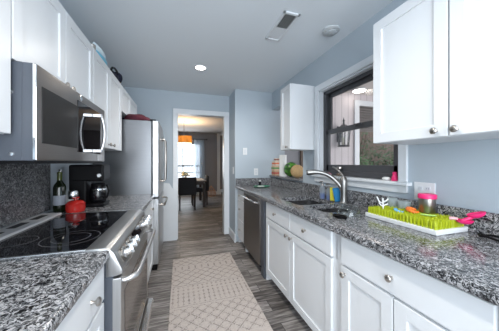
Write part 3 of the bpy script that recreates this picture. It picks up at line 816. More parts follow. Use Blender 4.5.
# ------------------------------------------------------------------ ceiling fittings
t = thing('ceiling_vent', 'white rectangular ceiling air vent with dark slots', 'vent', (0.855, 1.74, H))
vx0, vx1, vy0, vy1 = 0.783, 0.932, 1.54, 1.94
B().box(vx0, vx0 + 0.02, vy0, vy1, H - 0.012, H, 0.002).box(vx1 - 0.02, vx1, vy0, vy1, H - 0.012, H, 0.002).box(vx0, vx1, vy0, vy0 + 0.022, H - 0.012, H, 0.002).box(vx0, vx1, vy1 - 0.022, vy1, H - 0.012, H, 0.002).make('frame', M['trim'], t, smooth=False)
B().box(vx0 + 0.015, vx1 - 0.015, vy0 + 0.015, vy1 - 0.015, H - 0.002, H - 0.0005).make('duct', M['black'], t, smooth=False)
for k in range(6):
    x = vx0 + 0.026 + k * 0.0185
    m = Matrix.Translation((x, (vy0 + vy1) / 2, H - 0.006)) @ Matrix.Rotation(-0.65, 4, 'Y')
    B().box(-0.004, 0.004, -0.18, 0.18, -0.0007, 0.0007, mtx=m).make('louver', M['white'], t, smooth=False)
B().box(vx0 + 0.018, vx1 - 0.018, 1.745, vy1 - 0.02, H - 0.006, H - 0.003).make('damper', M['trim'], t, smooth=False)
t = thing('smoke_detector', 'round white smoke detector on the ceiling above the window side', 'smoke detector', (1.304, 1.64, H))
B().lathe([(0, 0), (0.075, 0), (0.075, 0.012), (0.068, 0.018), (0.050, 0.020)], (1.304, 1.64, H), (0, 0, -1), 32).make('base', mat('aged_white_plastic', (0.52, 0.55, 0.57), 0.5, noise=0.03), t)
B().lathe([(0.050, 0.016), (0.048, 0.032), (0.040, 0.038), (0, 0.039)], (1.304, 1.64, H), (0, 0, -1), 32).make('cap', mat('grey_white_plastic', (0.42, 0.45, 0.47), 0.5, noise=0.03), t)
def can_light(x, y, label):
    t = thing('recessed_light', label, 'ceiling light', (x, y, H), 'recessed ceiling lights')
    B().lathe([(0.060, 0.001), (0.062, 0.006), (0.080, 0.006), (0.084, 0.003), (0.084, 0)], (x, y, H), (0, 0, -1), 32).make('trim_ring', M['trim'], t)
    B().lathe([(0.062, 0.003), (0.03, 0.0035), (0, 0.0035)], (x, y, H), (0, 0, -1), 32).make('diffuser', M['lamp'], t)
    l = bpy.data.lights.new('recessed_lamp', 'SPOT')
    l.energy = CAN; l.color = (1.0, 0.93, 0.84); l.spot_size = 2.7; l.spot_blend = 0.8; l.shadow_soft_size = 0.06
    lo = bpy.data.objects.new('recessed_lamp', l); COL.objects.link(lo); lo.location = (0, 0, -0.02); lo.parent = t
CAN = 38
can_light(0.247, 2.79, 'lit round recessed light in the kitchen ceiling near the doorway')
can_light(0.247, 0.75, 'lit round recessed light added unseen in the kitchen ceiling just above the camera')  # unseen can light added to brighten the room
can_light(0.247, -0.9, 'lit round recessed light added unseen in the kitchen ceiling behind the camera')  # second added can light, also out of view

# ------------------------------------------------------------------ wall plates
def plate(name, label, cat, y=None, x=None, z=1.1, face='-y', w=0.072, h=0.115, at=0.0, kind='rocker', n=1):
    """plate on a wall; face says which way it looks"""
    if face == '-y': loc = (x, at, z); R = Matrix.Translation(loc)
    else: loc = (at, y, z); R = Matrix.Translation(loc) @ Matrix.Rotation(-PI / 2, 4, 'Z')
    t = thing(name, label, cat, loc)
    B().box(-w / 2, w / 2, -0.006, 0.0, -h / 2, h / 2, 0.002, mtx=R).make('plate', M['white'], t, smooth=False)
    for i in range(n):
        cx = (i - (n - 1) / 2) * 0.046
        if kind == 'rocker':
            B().box(cx - 0.016, cx + 0.016, -0.0095, -0.005, -0.033, 0.033, 0.0015, mtx=R).make('rocker', M['trim'], t, smooth=False)
        else:
            for s in (-0.02, 0.02):
                o = B().box(cx - 0.016, cx + 0.016, -0.0085, -0.005, s - 0.014, s + 0.014, 0.003, mtx=R).make('socket', M['trim'], t, smooth=False)
                B().box(cx - 0.007, cx - 0.0045, -0.009, -0.008, s - 0.004, s + 0.006, mtx=R).box(cx + 0.0045, cx + 0.007, -0.009, -0.008, s - 0.004, s + 0.006, mtx=R).make('slot', M['label_paper'], o, smooth=False)
    return t
plate('light_switch', 'white light switch high on the wall above the far counter end', 'light switch', x=1.022, z=1.475, at=YS, kind='rocker')
plate('power_outlet', 'white outlet plate low above the far granite backsplash', 'power outlet', x=1.215, z=1.135, at=YS, kind='outlet')
plate('light_switch', 'small white switch on the narrow wall beside the doorway', 'light switch', y=3.535, z=1.155, at=0.855, face='-x', w=0.07)
plate('power_outlet', 'wide white outlet plate above the counter behind the drying rack', 'power outlet', y=0.985, z=1.098, at=XR, face='-x', w=0.125, h=0.118, kind='outlet', n=2)

# ------------------------------------------------------------------ items on the far left counter
CT = 0.9145
t = thing('wine_bottle', 'dark green wine bottle with grey label on the left counter', 'bottle', (-0.862, 1.985, CT))
B().lathe([(0, 0.004), (0.03, 0), (0.037, 0.004), (0.038, 0.02), (0.038, 0.185), (0.033, 0.205), (0.018, 0.228), (0.0145, 0.24)], (-0.862, 1.985, CT)).make('body', M['bottle'], t)
B().lathe([(0.0147, 0.237), (0.0145, 0.285), (0.0155, 0.288), (0.0155, 0.296), (0.013, 0.30)], (-0.862, 1.985, CT)).make('neck', M['neck'], t)
B().lathe([(0.012, 0.296), (0.010, 0.312), (0.006, 0.322), (0, 0.323)], (-0.862, 1.985, CT)).make('pourer', M['chrome'], t)
B().lathe([(0.0384, 0.055), (0.0386, 0.056), (0.0386, 0.125), (0.0384, 0.126)], (-0.862, 1.985, CT)).make('label_band', M['label_paper'], t)
t = thing('butter_crock', 'small red lidded ceramic crock on the left counter', 'crock', (-0.75, 1.955, CT))
B().lathe([(0, 0.0), (0.050, 0), (0.057, 0.005), (0.061, 0.03), (0.060, 0.060), (0.062, 0.066), (0.056, 0.069)], (-0.75, 1.955, CT)).make('pot', M['red'], t)
o = B().lathe([(0.055, 0.066), (0.052, 0.076), (0.040, 0.084), (0.020, 0.089), (0, 0.090)], (-0.75, 1.955, CT)).make('lid', M['red'], t)
B().lathe([(0.011, 0.087), (0.010, 0.097), (0.022, 0.102), (0.022, 0.112), (0, 0.115)], (-0.75, 1.955, CT)).make('knob', M['red'], o)
t = thing('pepper_mill', 'black and steel mill standing behind the red crock', 'mill', (-0.80, 2.045, CT))
B().lathe([(0, 0), (0.032, 0), (0.033, 0.01), (0.029, 0.06), (0.030, 0.11)], (-0.80, 2.045, CT)).make('body', M['black'], t)
B().lathe([(0.030, 0.055), (0.0312, 0.056), (0.0312, 0.085), (0.030, 0.086)], (-0.80, 2.045, CT)).make('band', M['paper'], t)
B().lathe([(0.031, 0.11), (0.034, 0.113), (0.034, 0.145), (0.030, 0.152), (0, 0.153)], (-0.80, 2.045, CT)).make('cap', M['bright'], t)
# coffee maker
cx, cy = -0.70, 2.19
t = thing('coffee_maker', 'black drip coffee maker with glass carafe on the left counter', 'coffee maker', (cx, cy, CT))
B().box(cx - 0.11, cx + 0.09, cy - 0.09, cy + 0.09, CT, CT + 0.035, 0.01).make('base', M['black'], t, smooth=False)
B().box(cx - 0.155, cx - 0.035, cy - 0.09, cy + 0.09, CT + 0.0, CT + 0.33, 0.012).make('tower', M['black'], t, smooth=False)
hd = B().box(cx - 0.155, cx + 0.09, cy - 0.095, cy + 0.095, CT + 0.215, CT + 0.355, 0.015).make('brew_head', M['black'], t, smooth=False)
B().lathe([(0, 0), (0.017, 0), (0.017, 0.008), (0.013, 0.012), (0, 0.012)], (cx + 0.06, cy - 0.095, CT + 0.265), (0, -1, 0), 20).make('dial', M['bright'], hd)
B().lathe([(0, 0), (0.056, 0), (0.064, 0.015), (0.065, 0.06), (0.061, 0.10), (0.05, 0.14)], (cx + 0.025, cy, CT + 0.037)).make('carafe', M['black_glass'], t)
ca = t.children[-1]
B().lathe([(0.0515, 0.135), (0.053, 0.138), (0.053, 0.152), (0.04, 0.16), (0, 0.162)], (cx + 0.025, cy, CT + 0.037)).make('lid', M['black'], ca)
B().lathe([(0.0605, 0.098), (0.062, 0.10), (0.0595, 0.112), (0.058, 0.113)], (cx + 0.025, cy, CT + 0.037)).make('metal_band', M['chrome'], ca)
B().tube([(cx + 0.07, cy - 0.03, CT + 0.175), (cx + 0.105, cy - 0.055, CT + 0.18), (cx + 0.12, cy - 0.065, CT + 0.13), (cx + 0.105, cy - 0.055, CT + 0.075), (cx + 0.085, cy - 0.042, CT + 0.07)], 0.008, 10).make('handle', M['black'], ca)

# ------------------------------------------------------------------ on top of the left cabinets and refrigerator
t = thing('snack_bag', 'light blue and white snack bag on top of the left cabinets', 'bag', (-0.685, 2.235, ZT))
def bag(x0, x1, y0, y1, z0, z1, seed, n=10):
    b = B(); bm = b.bm
    rows = []
    for i in range(n + 1):
        u = i / n
        w = math.sin(min(1, u * 1.0) * PI) ** 0.55 * 0.5 + 0.03
        z = z0 + (z1 - z0) * u
        row = []
        for k in range(16):
            a = 2 * PI * k / 16
            row.append(bm.verts.new(((x0 + x1) / 2 + (x1 - x0) * w * math.cos(a), (y0 + y1) / 2 + (y1 - y0) / 2 * (0.92 + 0.08 * w) * math.sin(a), z)))
        rows.append(row)
    for u, v in zip(rows, rows[1:]):
        for k in range(16): bm.faces.new((u[k], u[(k + 1) % 16], v[(k + 1) % 16], v[k]))
    bm.faces.new(list(reversed(rows[0]))); bm.faces.new(rows[-1])
    b.jitter(0.008, seed, 14)
    for v in bm.verts: v.co.z = max(v.co.z, z0)
    return b
bag(-0.735, -0.635, 2.11, 2.36, ZT, ZT + 0.095, 3).make('lower_band', M['bag_blue'], t)
bag(-0.725, -0.645, 2.10, 2.37, ZT + 0.08, ZT + 0.145, 5).make('upper_band', M['bag_white'], t)
t = thing('shoulder_bag', 'dark navy shoulder bag with strap lying on top of the left cabinets', 'bag', (-0.69, 2.6, ZT))
b = B().ball((-0.71, 2.66, ZT + 0.05), 0.085, (0.8, 2.1, 0.85)).ball((-0.70, 2.86, ZT + 0.12), 0.06, (0.8, 0.9, 1.2)).jitter(0.02, 4, 10)
for v in b.bm.verts: v.co.z = max(v.co.z, ZT)
b.make('pouch', M['navy'], t)
B().tube([(-0.67, 2.52, ZT + 0.075), (-0.665, 2.56, ZT + 0.12), (-0.665, 2.64, ZT + 0.145), (-0.67, 2.74, ZT + 0.155), (-0.68, 2.82, ZT + 0.155)], 0.010, 8).make('strap', M['black'], t)
t = thing('small_tin', 'small grey tin on top of the left cabinets before the snack bag', 'tin', (-0.66, 2.00, ZT))
B().lathe([(0, 0), (0.025, 0), (0.025, 0.05), (0.026, 0.052), (0.026, 0.062), (0.0, 0.064)], (-0.66, 2.00, ZT)).make('can', M['nickel'], t)
FT = 1.785
b = B().ball((-0.52, 2.96, FT + 0.03), 0.12, (1.05, 0.9, 0.55)).ball((-0.41, 2.98, FT + 0.03), 0.07, (1.1, 0.9, 0.6)).jitter(0.03, 2, 13)
for v in b.bm.verts: v.co.z = max(v.co.z, FT + 0.001)
tag(b.make('cloth_bundle', M['maroon']), 'crumpled maroon cloth bundle on the front top of the refrigerator', 'cloth')
b = B().ball((-0.72, 3.30, FT + 0.03), 0.11, (1.1, 0.9, 0.75)).ball((-0.72, 3.16, FT + 0.04), 0.085, (0.7, 0.9, 1.0)).jitter(0.03, 5, 13)
for v in b.bm.verts: v.co.z = max(v.co.z, FT + 0.001)
tag(b.make('jacket_bundle', M['navy']), 'crumpled dark navy cloth behind the maroon bundle on the refrigerator', 'cloth')
t = thing('wire_basket', 'small wire basket on top of the refrigerator by its front edge', 'basket', (-0.47, 3.30, FT))
for zz, r in ((0.004, 0.065), (0.05, 0.085), (0.10, 0.10)):
    B().tube([(-0.47 + r * math.cos(a * PI / 12), 3.30 + r * math.sin(a * PI / 12), FT + 0.005 + zz) for a in range(25)], 0.003, 6).make('hoop', M['nickel'], t)
for k in range(10):
    a = 2 * PI * k / 10
    B().tube([(-0.47 + 0.065 * math.cos(a), 3.30 + 0.065 * math.sin(a), FT + 0.004), (-0.47 + 0.10 * math.cos(a), 3.30 + 0.10 * math.sin(a), FT + 0.10)], 0.0025, 6).make('wire', M['nickel'], t)

# ------------------------------------------------------------------ items in the pass-through and at the far counter end
LZ = pz0 + 0.028
t = thing('paper_towel_roll', 'white paper towel roll standing on the granite ledge', 'paper towel', (1.535, 3.06, LZ))
B().lathe([(0.020, 0), (0.055, 0), (0.056, 0.005), (0.056, 0.325), (0.055, 0.33), (0.020, 0.33), (0.020, 0)], (1.535, 3.06, LZ)).make('roll', M['paper'], t)
B().lathe([(0.0195, 0), (0.0195, 0.328), (0.016, 0.328), (0.016, 0)], (1.535, 3.06, LZ)).make('core', mat('cardboard', (0.35, 0.25, 0.16), 0.9, noise=0.1), t)
tag(B().ball((1.57, 2.86, LZ + 0.11), 0.11, (0.95, 1.1, 1.0), 28, 18).make('watermelon', M['melon']), 'green striped watermelon on the granite ledge by the paper towels', 'watermelon')
tag(B().ball((1.54, 2.635, LZ + 0.091), 0.094, (0.97, 1.0, 0.965), 28, 18).make('cantaloupe', M['tan']), 'tan netted cantaloupe in front of the watermelon on the ledge', 'melon')
# packages stacked at the corner
def packed(name, label, x, y, z, w, d, h, c1, c2, cat, rot=0.0):
    t = thing(name, label, cat, (x, y, z), 'snack packages in the counter corner')
    R = Matrix.Translation((x, y, z)) @ Matrix.Rotation(rot, 4, 'Z')
    B().box(-w / 2, w / 2, -d / 2, d / 2, 0, h, 0.006, mtx=R).make('carton', c1, t, smooth=False)
    B().box(-w / 2 - 0.001, w / 2 + 0.001, -d / 2 - 0.001, d / 2 + 0.001, h * 0.32, h * 0.68, 0.002, mtx=R).make('printed_band', c2, t, smooth=False)
    return t
mc = lambda n, c: mat(n, c, 0.4, noise=0.35, nscale=45)
packed('snack_box', 'tan and red snack box at the bottom of the corner stack', 1.52, 3.27, LZ, 0.12, 0.11, 0.08, mc('tan_print', (0.45, 0.30, 0.18)), mc('red_print', (0.42, 0.06, 0.04)), 'box', 0.1)
packed('snack_box', 'green banded snack box in the middle of the corner stack', 1.515, 3.275, LZ + 0.08, 0.115, 0.11, 0.08, mc('peach_print', (0.60, 0.40, 0.28)), mc('green_print', (0.10, 0.26, 0.08)), 'box', 0.05)
packed('snack_box', 'orange banded snack box third up the corner stack', 1.52, 3.27, LZ + 0.16, 0.11, 0.105, 0.075, mc('pale_print', (0.62, 0.52, 0.42)), mc('orange_print', (0.60, 0.14, 0.05)), 'box', 0.12)
packed('snack_box', 'brown topped small snack box crowning the corner stack', 1.53, 3.265, LZ + 0.235, 0.08, 0.08, 0.05, mc('cream_print', (0.60, 0.50, 0.42)), mc('brown_print', (0.22, 0.05, 0.03)), 'box', 0.0)
t = thing('serving_tray', 'low oval green rimmed dish on the counter by the far backsplash', 'dish', (1.20, 3.12, CT))
b = B().lathe([(0, 0.004), (0.09, 0.004), (0.115, 0.014), (0.118, 0.012), (0.092, 0.0), (0, 0.0)], (0, 0, 0), n=32)
bmesh.ops.transform(b.bm, matrix=Matrix.Translation((1.20, 3.12, CT)) @ Matrix.Diagonal((1.15, 0.8, 1, 1)), verts=b.bm.verts)
b.make('dish', M['green_tray'], t)
tag(B().lathe([(0, 0), (0.055, 0), (0.058, 0.004), (0.05, 0.010), (0, 0.010)], (1.19, 3.12, CT + 0.0042)).make('soap_pad', M['paper']), 'white round pad lying in the green rimmed dish', 'pad')
t = thing('spice_jar', 'small dark jar with white top standing behind the green dish', 'jar', (1.24, 3.30, CT))
B().lathe([(0, 0), (0.02, 0), (0.021, 0.01), (0.021, 0.06), (0.017, 0.068)], (1.24, 3.30, CT)).make('jar', M['black'], t)
B().lathe([(0.018, 0.068), (0.0185, 0.07), (0.0185, 0.09), (0, 0.092)], (1.24, 3.30, CT)).make('lid', M['white'], t)

# ------------------------------------------------------------------ around the sink
MILKY = translucent('frosted_plastic', (0.62, 0.68, 0.72), 0.55)
def soap(label, x, y, h, group='clear soap dispensers'):
    t = thing('soap_dispenser', label, 'soap dispenser', (x, y, CT), group)
    B().lathe([(0, 0), (0.026, 0), (0.028, 0.004), (0.028, h * 0.58), (0.024, h * 0.66), (0.011, h * 0.72), (0.011, h * 0.76)], (x, y, CT)).make('bottle', MILKY, t)
    B().lathe([(0, 0.002), (0.025, 0.002), (0.0265, 0.006), (0.0265, h * 0.30), (0, h * 0.30)], (x, y, CT)).make('liquid', M['blue_soap'], t)
    p = B().lathe([(0.013, h * 0.74), (0.013, h * 0.82), (0.005, h * 0.83), (0.004, h * 0.93), (0, h * 0.93)], (x, y, CT)).make('collar', M['nickel'], t)
    B().tube([(x + 0.006, y, CT + h * 0.93), (x - 0.012, y + 0.004, CT + h * 0.95), (x - 0.034, y + 0.008, CT + h * 0.92)], 0.006, 8).make('nozzle', M['nickel'], t)
soap('clear pump bottle with blue soap, left of the pair behind the sink', 1.405, 1.90, 0.185)
soap('clear pump bottle with blue soap, right of the pair beside the yellow sponge', 1.43, 1.825, 0.165)
def sponge(name, label, x, y, w, th, h, rot, lean, m):
    R = Matrix.Translation((x, y, CT)) @ Matrix.Rotation(rot, 4, 'Z') @ Matrix.Rotation(lean, 4, 'Y')
    b = B().box(-w / 2, w / 2, -th / 2, th / 2, 0.004, h, 0.008, 3, mtx=R)
    tag(b.make(name, m), label, 'sponge')
sponge('sponge', 'yellow sponge standing beside the faucet base', 1.415, 1.745, 0.06, 0.03, 0.13, -0.6, 0.0, M['yellow'])
sponge('sponge', 'blue sponge leaning upright against the faucet', 1.43, 1.69, 0.065, 0.035, 0.135, -0.6, -0.18, M['sky_sponge'])
t = thing('sink_shadow_oval', 'black oval put in for the shadow at the front of the sink', 'dish', (1.03, 1.205, CT))  # dark oval shape stands in for the sink bowl's shadow
b = B().lathe([(0, 0.003), (0.75, 0.003), (0.92, 0.010), (1.0, 0.010), (0.9, 0.0), (0, 0.0)], (0, 0, 0), n=28)
bmesh.ops.transform(b.bm, matrix=Matrix.Translation((1.03, 1.205, CT)) @ Matrix.Rotation(0.1, 4, 'Z') @ Matrix.Diagonal((0.034, 0.058, 1.4, 1)), verts=b.bm.verts)
b.make('dish', M['black'], t)
t = thing('glass_bowl', 'clear glass bowl turned upside down on the counter beside the sink', 'bowl', (1.15, 1.252, CT))
prof = [(0.080, 0.0), (0.079, 0.015), (0.071, 0.045), (0.052, 0.066), (0.028, 0.074), (0, 0.076)]
B().lathe(prof + [(r * 0.95, h - 0.003) for r, h in reversed(prof) if h > 0.004] + [(0.077, 0.0)], (1.15, 1.252, CT), n=32).make('dome', M['clear'], t)
B().lathe([(0.077, 0.0), (0.081, 0.001), (0.081, 0.005), (0.077, 0.006)], (1.15, 1.252, CT), n=32).make('rim', M['clear'], t)

# window sill items
SZ = 1.150
t = thing('pink_bottle', 'small bright pink bottle on the right of the window sill', 'bottle', (1.53, 1.205, SZ))
B().lathe([(0, 0), (0.022, 0), (0.024, 0.006), (0.020, 0.03), (0.013, 0.045)], (1.53, 1.205, SZ)).make('body', M['pink'], t)
B().lathe([(0.013, 0.045), (0.016, 0.047), (0.015, 0.065), (0, 0.068)], (1.53, 1.205, SZ)).make('cap', M['pink'], t)
b = B().ball((0, 0, 0), 1, (0.02, 0.035, 0.014)); bmesh.ops.translate(b.bm, vec=(1.53, 1.275, SZ + 0.012), verts=b.bm.verts)
for v in b.bm.verts: v.co.z = max(v.co.z, SZ)
b.jitter(0.002, 3, 40)
tag(b.make('soap_bar', M['paper']), 'small white soap bar on the sill beside the pink bottle', 'soap')
b = B().ball((1.505, 1.93, SZ + 0.015), 0.02, (1, 1.3, 0.8)).ball((1.505, 1.905, SZ + 0.014), 0.014, (1, 1.2, 0.9)); b.jitter(0.004, 6, 30)
for v in b.bm.verts: v.co.z = max(v.co.z, SZ)
tag(b.make('scrubber', mat('pale_pink_net', (0.70, 0.32, 0.42), 0.8, noise=0.2)), 'small pale pink scrubber on the left of the window sill', 'scrubber')
t = thing('glass_jar', 'small clear glass jar on the window sill behind the faucet', 'jar', (1.535, 1.80, SZ))
B().lathe([(0, 0.003), (0.03, 0.0), (0.034, 0.004), (0.034, 0.055), (0.028, 0.066), (0.028, 0.078)], (1.535, 1.80, SZ)).make('jar', M['clear'], t)
B().lathe([(0.029, 0.074), (0.031, 0.076), (0.031, 0.094), (0, 0.096)], (1.535, 1.80, SZ)).make('lid', M['nickel'], t)
B().lathe([(0, 0.005), (0.03, 0.005), (0.03, 0.03), (0, 0.032)], (1.535, 1.80, SZ)).make('contents', mat('brown_grains', (0.16, 0.11, 0.08), 0.8, noise=0.4, nscale=80), t)

# ------------------------------------------------------------------ grass drying rack and what stands in it
t = thing('drying_rack', 'white tray drying rack with lime green grass blades on the counter', 'drying rack', (1.35, 0.95, CT))
tx0, tx1, ty0, ty1 = 1.225, 1.478, 0.745, 1.185
b = B()
b.prism([(tx0 + 0.004, CT), (tx1 - 0.004, CT), (tx1, CT + 0.026), (tx0, CT + 0.026)], 'y', ty0, ty1, 0.004)
b.make('tray', M['white'], t, smooth=False)
gb = B(); bm = gb.bm
nx, ny = 20, 42
for i in range(nx):
    for j in range(ny):
        x = tx0 + 0.014 + (tx1 - tx0 - 0.028) * (i + (0.5 if j % 2 else 0)) / (nx - 0.5)
        y = ty0 + 0.012 + (ty1 - ty0 - 0.024) * j / (ny - 1)
        h = 0.052 + random.uniform(-0.004, 0.004)
        lx, ly = random.uniform(-.003, .003), random.uniform(-.003, .003)
        r = 0.0030
        a = random.uniform(0, PI)
        base = [bm.verts.new((x + r * math.cos(a + q), y + r * math.sin(a + q), CT + 0.018)) for q in (0, PI / 2, PI, 3 * PI / 2)]
        mid = [bm.verts.new((x + lx * .5 + r * .8 * math.cos(a + q), y + ly * .5 + r * .8 * math.sin(a + q), CT + 0.018 + h * 0.88)) for q in (0, PI / 2, PI, 3 * PI / 2)]
        tip = bm.verts.new((x + lx, y + ly, CT + 0.018 + h))
        for k in range(4):
            bm.faces.new((base[k], base[(k + 1) % 4], mid[(k + 1) % 4], mid[k])); bm.faces.new((mid[k], mid[(k + 1) % 4], tip))
g = gb.make('grass_blades', M['lime'], t); g['kind'] = 'stuff'
GZ = CT + 0.034
def cup(name, label, x, y, r, h, m, cat='cup', z=GZ):
    t = thing(name, label, cat, (x, y, z))
    B().lathe([(0, 0), (r * 0.8, 0), (r * 0.84, 0.004), (r, h), (r * 0.94, h), (r * 0.78, 0.006), (0, 0.006)], (x, y, z)).make('cup', m, t)
    return t
milky = translucent('milky_plastic', (0.62, 0.70, 0.72), 0.62)
cup('plastic_cup', 'clear plastic cup standing in the drying rack, nearer the window', 1.415, 1.135, 0.032, 0.090, milky)
t = cup('plastic_cup', 'short clear cup in the drying rack between the other cup and the pink lid', 1.43, 1.062, 0.040, 0.078, milky)
t = thing('snack_cup', 'steel snack cup with a hot pink lid at the back of the drying rack', 'cup', (1.44, 0.925, GZ))
B().lathe([(0, 0), (0.038, 0), (0.042, 0.006), (0.043, 0.12), (0.040, 0.12)], (1.44, 0.925, GZ)).make('cup', M['nickel'], t)
B().lathe([(0.044, 0.118), (0.047, 0.12), (0.047, 0.140), (0.043, 0.146), (0.015, 0.147), (0, 0.143)], (1.44, 0.925, GZ)).make('lid', M['pink'], t)
t = thing('drying_twig', 'white plastic drying stem with branches stuck in the lime grass', 'drying stem', (1.285, 1.095, GZ))
B().tube([(1.285, 1.095, GZ - 0.01), (1.285, 1.095, GZ + 0.055), (1.284, 1.096, GZ + 0.10)], 0.0045, 8).make('stem', M['white'], t)
for dx, dy, z0, z1 in ((-0.02, 0.03, 0.075, 0.108), (0.02, -0.022, 0.085, 0.100), (-0.012, 0.02, 0.055, 0.068), (0.022, -0.018, 0.06, 0.064)):
    B().tube([(1.285, 1.095, GZ + z0 - 0.01), (1.285 + dx * .6, 1.095 + dy * .6, GZ + z0), (1.285 + dx, 1.095 + dy, GZ + z1)], 0.004, 8).make('branch', M['white'], t)
def crescent(name, label, x, y, z, R0, a0, a1, r, m, cat, tilt=0.3):
    pts = []; rad = []
    for k in range(13):
        u = k / 12; a = a0 + (a1 - a0) * u
        pts.append((x + R0 * math.cos(a), y + R0 * math.sin(a), z + tilt * R0 * math.sin(a))); rad.append(r * (0.55 + 0.45 * math.sin(PI * u)))
    tag(B().tube(pts, r, 10, rad).make(name, m), label, cat)
crescent('bottle_part', 'light blue curved bottle part on the front of the drying rack', 1.325, 1.015, CT + 0.066, 0.022, 1.3, 5.6, 0.010, M['blue'], 'bottle part')
crescent('bottle_ring', 'orange ring shaped bottle part in the middle of the drying rack', 1.375, 0.965, CT + 0.075, 0.026, 0.0, 5.4, 0.0125, M['orange'], 'bottle part')
b = B().lathe([(0, 0), (0.03, 0.0), (0.038, 0.006), (0.036, 0.010), (0.028, 0.005), (0, 0.005)], (1.372, 0.876, CT + 0.060), (0.1, 0.1, 1), 24)
tag(b.make('plastic_disc', M['green_pl']), 'pale green round lid lying on the grass of the drying rack', 'lid')
# pink two-lobed tool over the right end of the rack
t = thing('pink_scoop', 'hot pink two-lobed plastic scoop lying across the right end of the drying rack', 'scoop', (1.42, 0.73, CT + 0.06))
def lobe(c, ax, ln, wd, th, cup_d=0.35):
    R = Vector(ax).to_track_quat('X', 'Z').to_matrix().to_4x4()
    b = B(); tb = bmesh.new()
    bmesh.ops.create_uvsphere(tb, u_segments=20, v_segments=12, radius=1)
    for v in tb.verts:
        if v.co.z > 0: v.co.z *= -cup_d
        v.co = Vector((v.co.x * ln, v.co.y * wd * (1 - 0.25 * v.co.x), v.co.z * th))
    bmesh.ops.recalc_face_normals(tb, faces=tb.faces)
    b._merge(tb, Matrix.Translation(c) @ R)
    return b
lobe((1.41, 0.728, CT + 0.072), (0.4, -0.75, 0.02), 0.036, 0.026, 0.022).make('bowl', M['pink'], t)
lobe((1.448, 0.700, CT + 0.110), (0.55, -0.6, 0.30), 0.038, 0.028, 0.024).make('bowl', M['pink'], t)
B().tube([(1.375, 0.775, CT + 0.072), (1.385, 0.762, CT + 0.074), (1.395, 0.75, CT + 0.072)], 0.009, 10).make('tip', mat('pale_pink', (0.75, 0.42, 0.45), 0.4), t)
B().tube([(1.40, 0.735, CT + 0.066), (1.42, 0.72, CT + 0.078), (1.435, 0.705, CT + 0.092)], 0.009, 10).make('handle', M['pink'], t)
cc = B()
pts = []
for k in range(41):
    u = k / 40
    a = -0.3 + u * 2.1 * PI
    pts.append((1.42 + 0.045 * math.cos(a) + 0.02 * u, 0.60 + 0.085 * math.sin(a) - 0.03 * u, CT + 0.006 + 0.012 * u + 0.006 * math.sin(3 * a) ** 2))
pts += [(1.47, 0.50, CT + 0.012), (1.46, 0.42, CT + 0.006), (1.44, 0.33, CT + 0.006), (1.45, 0.22, CT + 0.006)]
tag(cc.tube(pts, 0.0055, 8).make('loose_cable', M['black']), 'loose black cord coiled on the counter at the right edge', 'cord')

# ------------------------------------------------------------------ dining room furniture
t = thing('dining_table', 'dark wooden dining table with pale runner seen through the doorway', 'table', (0.1, 6.95, 0))
B().box(-0.55, 0.74, 6.32, 7.7, 0.73, 0.765, 0.006).make('tabletop', M['dark_wood'], t, smooth=False)
B().box(-0.47, 0.66, 6.40, 7.62, 0.65, 0.73).make('apron', M['dark_wood'], t, smooth=False)
for x in (-0.48, 0.67):
    for y in (6.40, 7.62):
        B().prism([(x - 0.04, y - 0.04), (x + 0.04, y - 0.04), (x + 0.04, y + 0.04), (x - 0.04, y + 0.04)], 'z', 0, 0.70, 0.004).make('leg', M['dark_wood'], t, smooth=False)
tag(B().box(0.28, 0.70, 6.60, 7.50, 0.7655, 0.771, 0.001).make('table_runner', mat('pale_grey_linen', (0.42, 0.42, 0.42), 0.9, noise=0.1), smooth=False), 'pale grey cloth laid on the dark dining table', 'table runner')
t0 = thing('dining_chair', 'charcoal upholstered dining chair with its back to the kitchen doorway', 'chair', (0, 0, 0), 'charcoal dining chairs')
B().box(-0.235, 0.235, -0.22, 0.24, 0.40, 0.50, 0.03, 3).make('seat', M['charcoal'], t0)
B().box(-0.24, 0.24, -0.29, -0.20, 0.42, 0.895, 0.035, 3).make('backrest', M['charcoal'], t0)
for x, y in ((-0.20, -0.23), (0.20, -0.23), (-0.20, 0.2), (0.20, 0.2)):
    B().cyl((x, y, 0), (x, y, 0.41), 0.017, 0.024, 10).make('leg', M['dark_wood'], t0)
t0.location = (0.195, 6.33, 0)
dup(t0, (0.56, 6.92, 0), PI / 2, 'charcoal dining chair at the right side of the dining table, seen from the side')
t = thing('potted_plant', 'cream flowers with green leaves in a pot on the dining table', 'plant', (0.13, 6.75, 0.7655))
B().lathe([(0, 0), (0.05, 0), (0.07, 0.09), (0.065, 0.09), (0.05, 0.01), (0, 0.01)], (0.13, 6.75, 0.7655)).make('pot', mat('grey_stoneware', (0.35, 0.35, 0.34), 0.6, noise=0.1), t)
lf = B(); fl = B()
for k in range(60):
    a, e = random.uniform(0, 2 * PI), random.uniform(0.2, 1.4)
    r = random.uniform(0.07, 0.15)
    c = Vector((0.13 + r * math.cos(a) * math.cos(e), 6.75 + r * math.sin(a) * math.cos(e), 0.86 + r * math.sin(e)))
    if k % 3: lf.ball(c, 0.03, (1.2, 0.5, 0.2), 8, 5, Matrix.Rotation(a, 4, 'Z') @ Matrix.Rotation(-e, 4, 'Y'))
    else: fl.ball(c, 0.032, (1, 1, 0.8), 8, 6)
lf.make('foliage', M['leaf'], t); fl.make('blossoms', M['cream'], t)
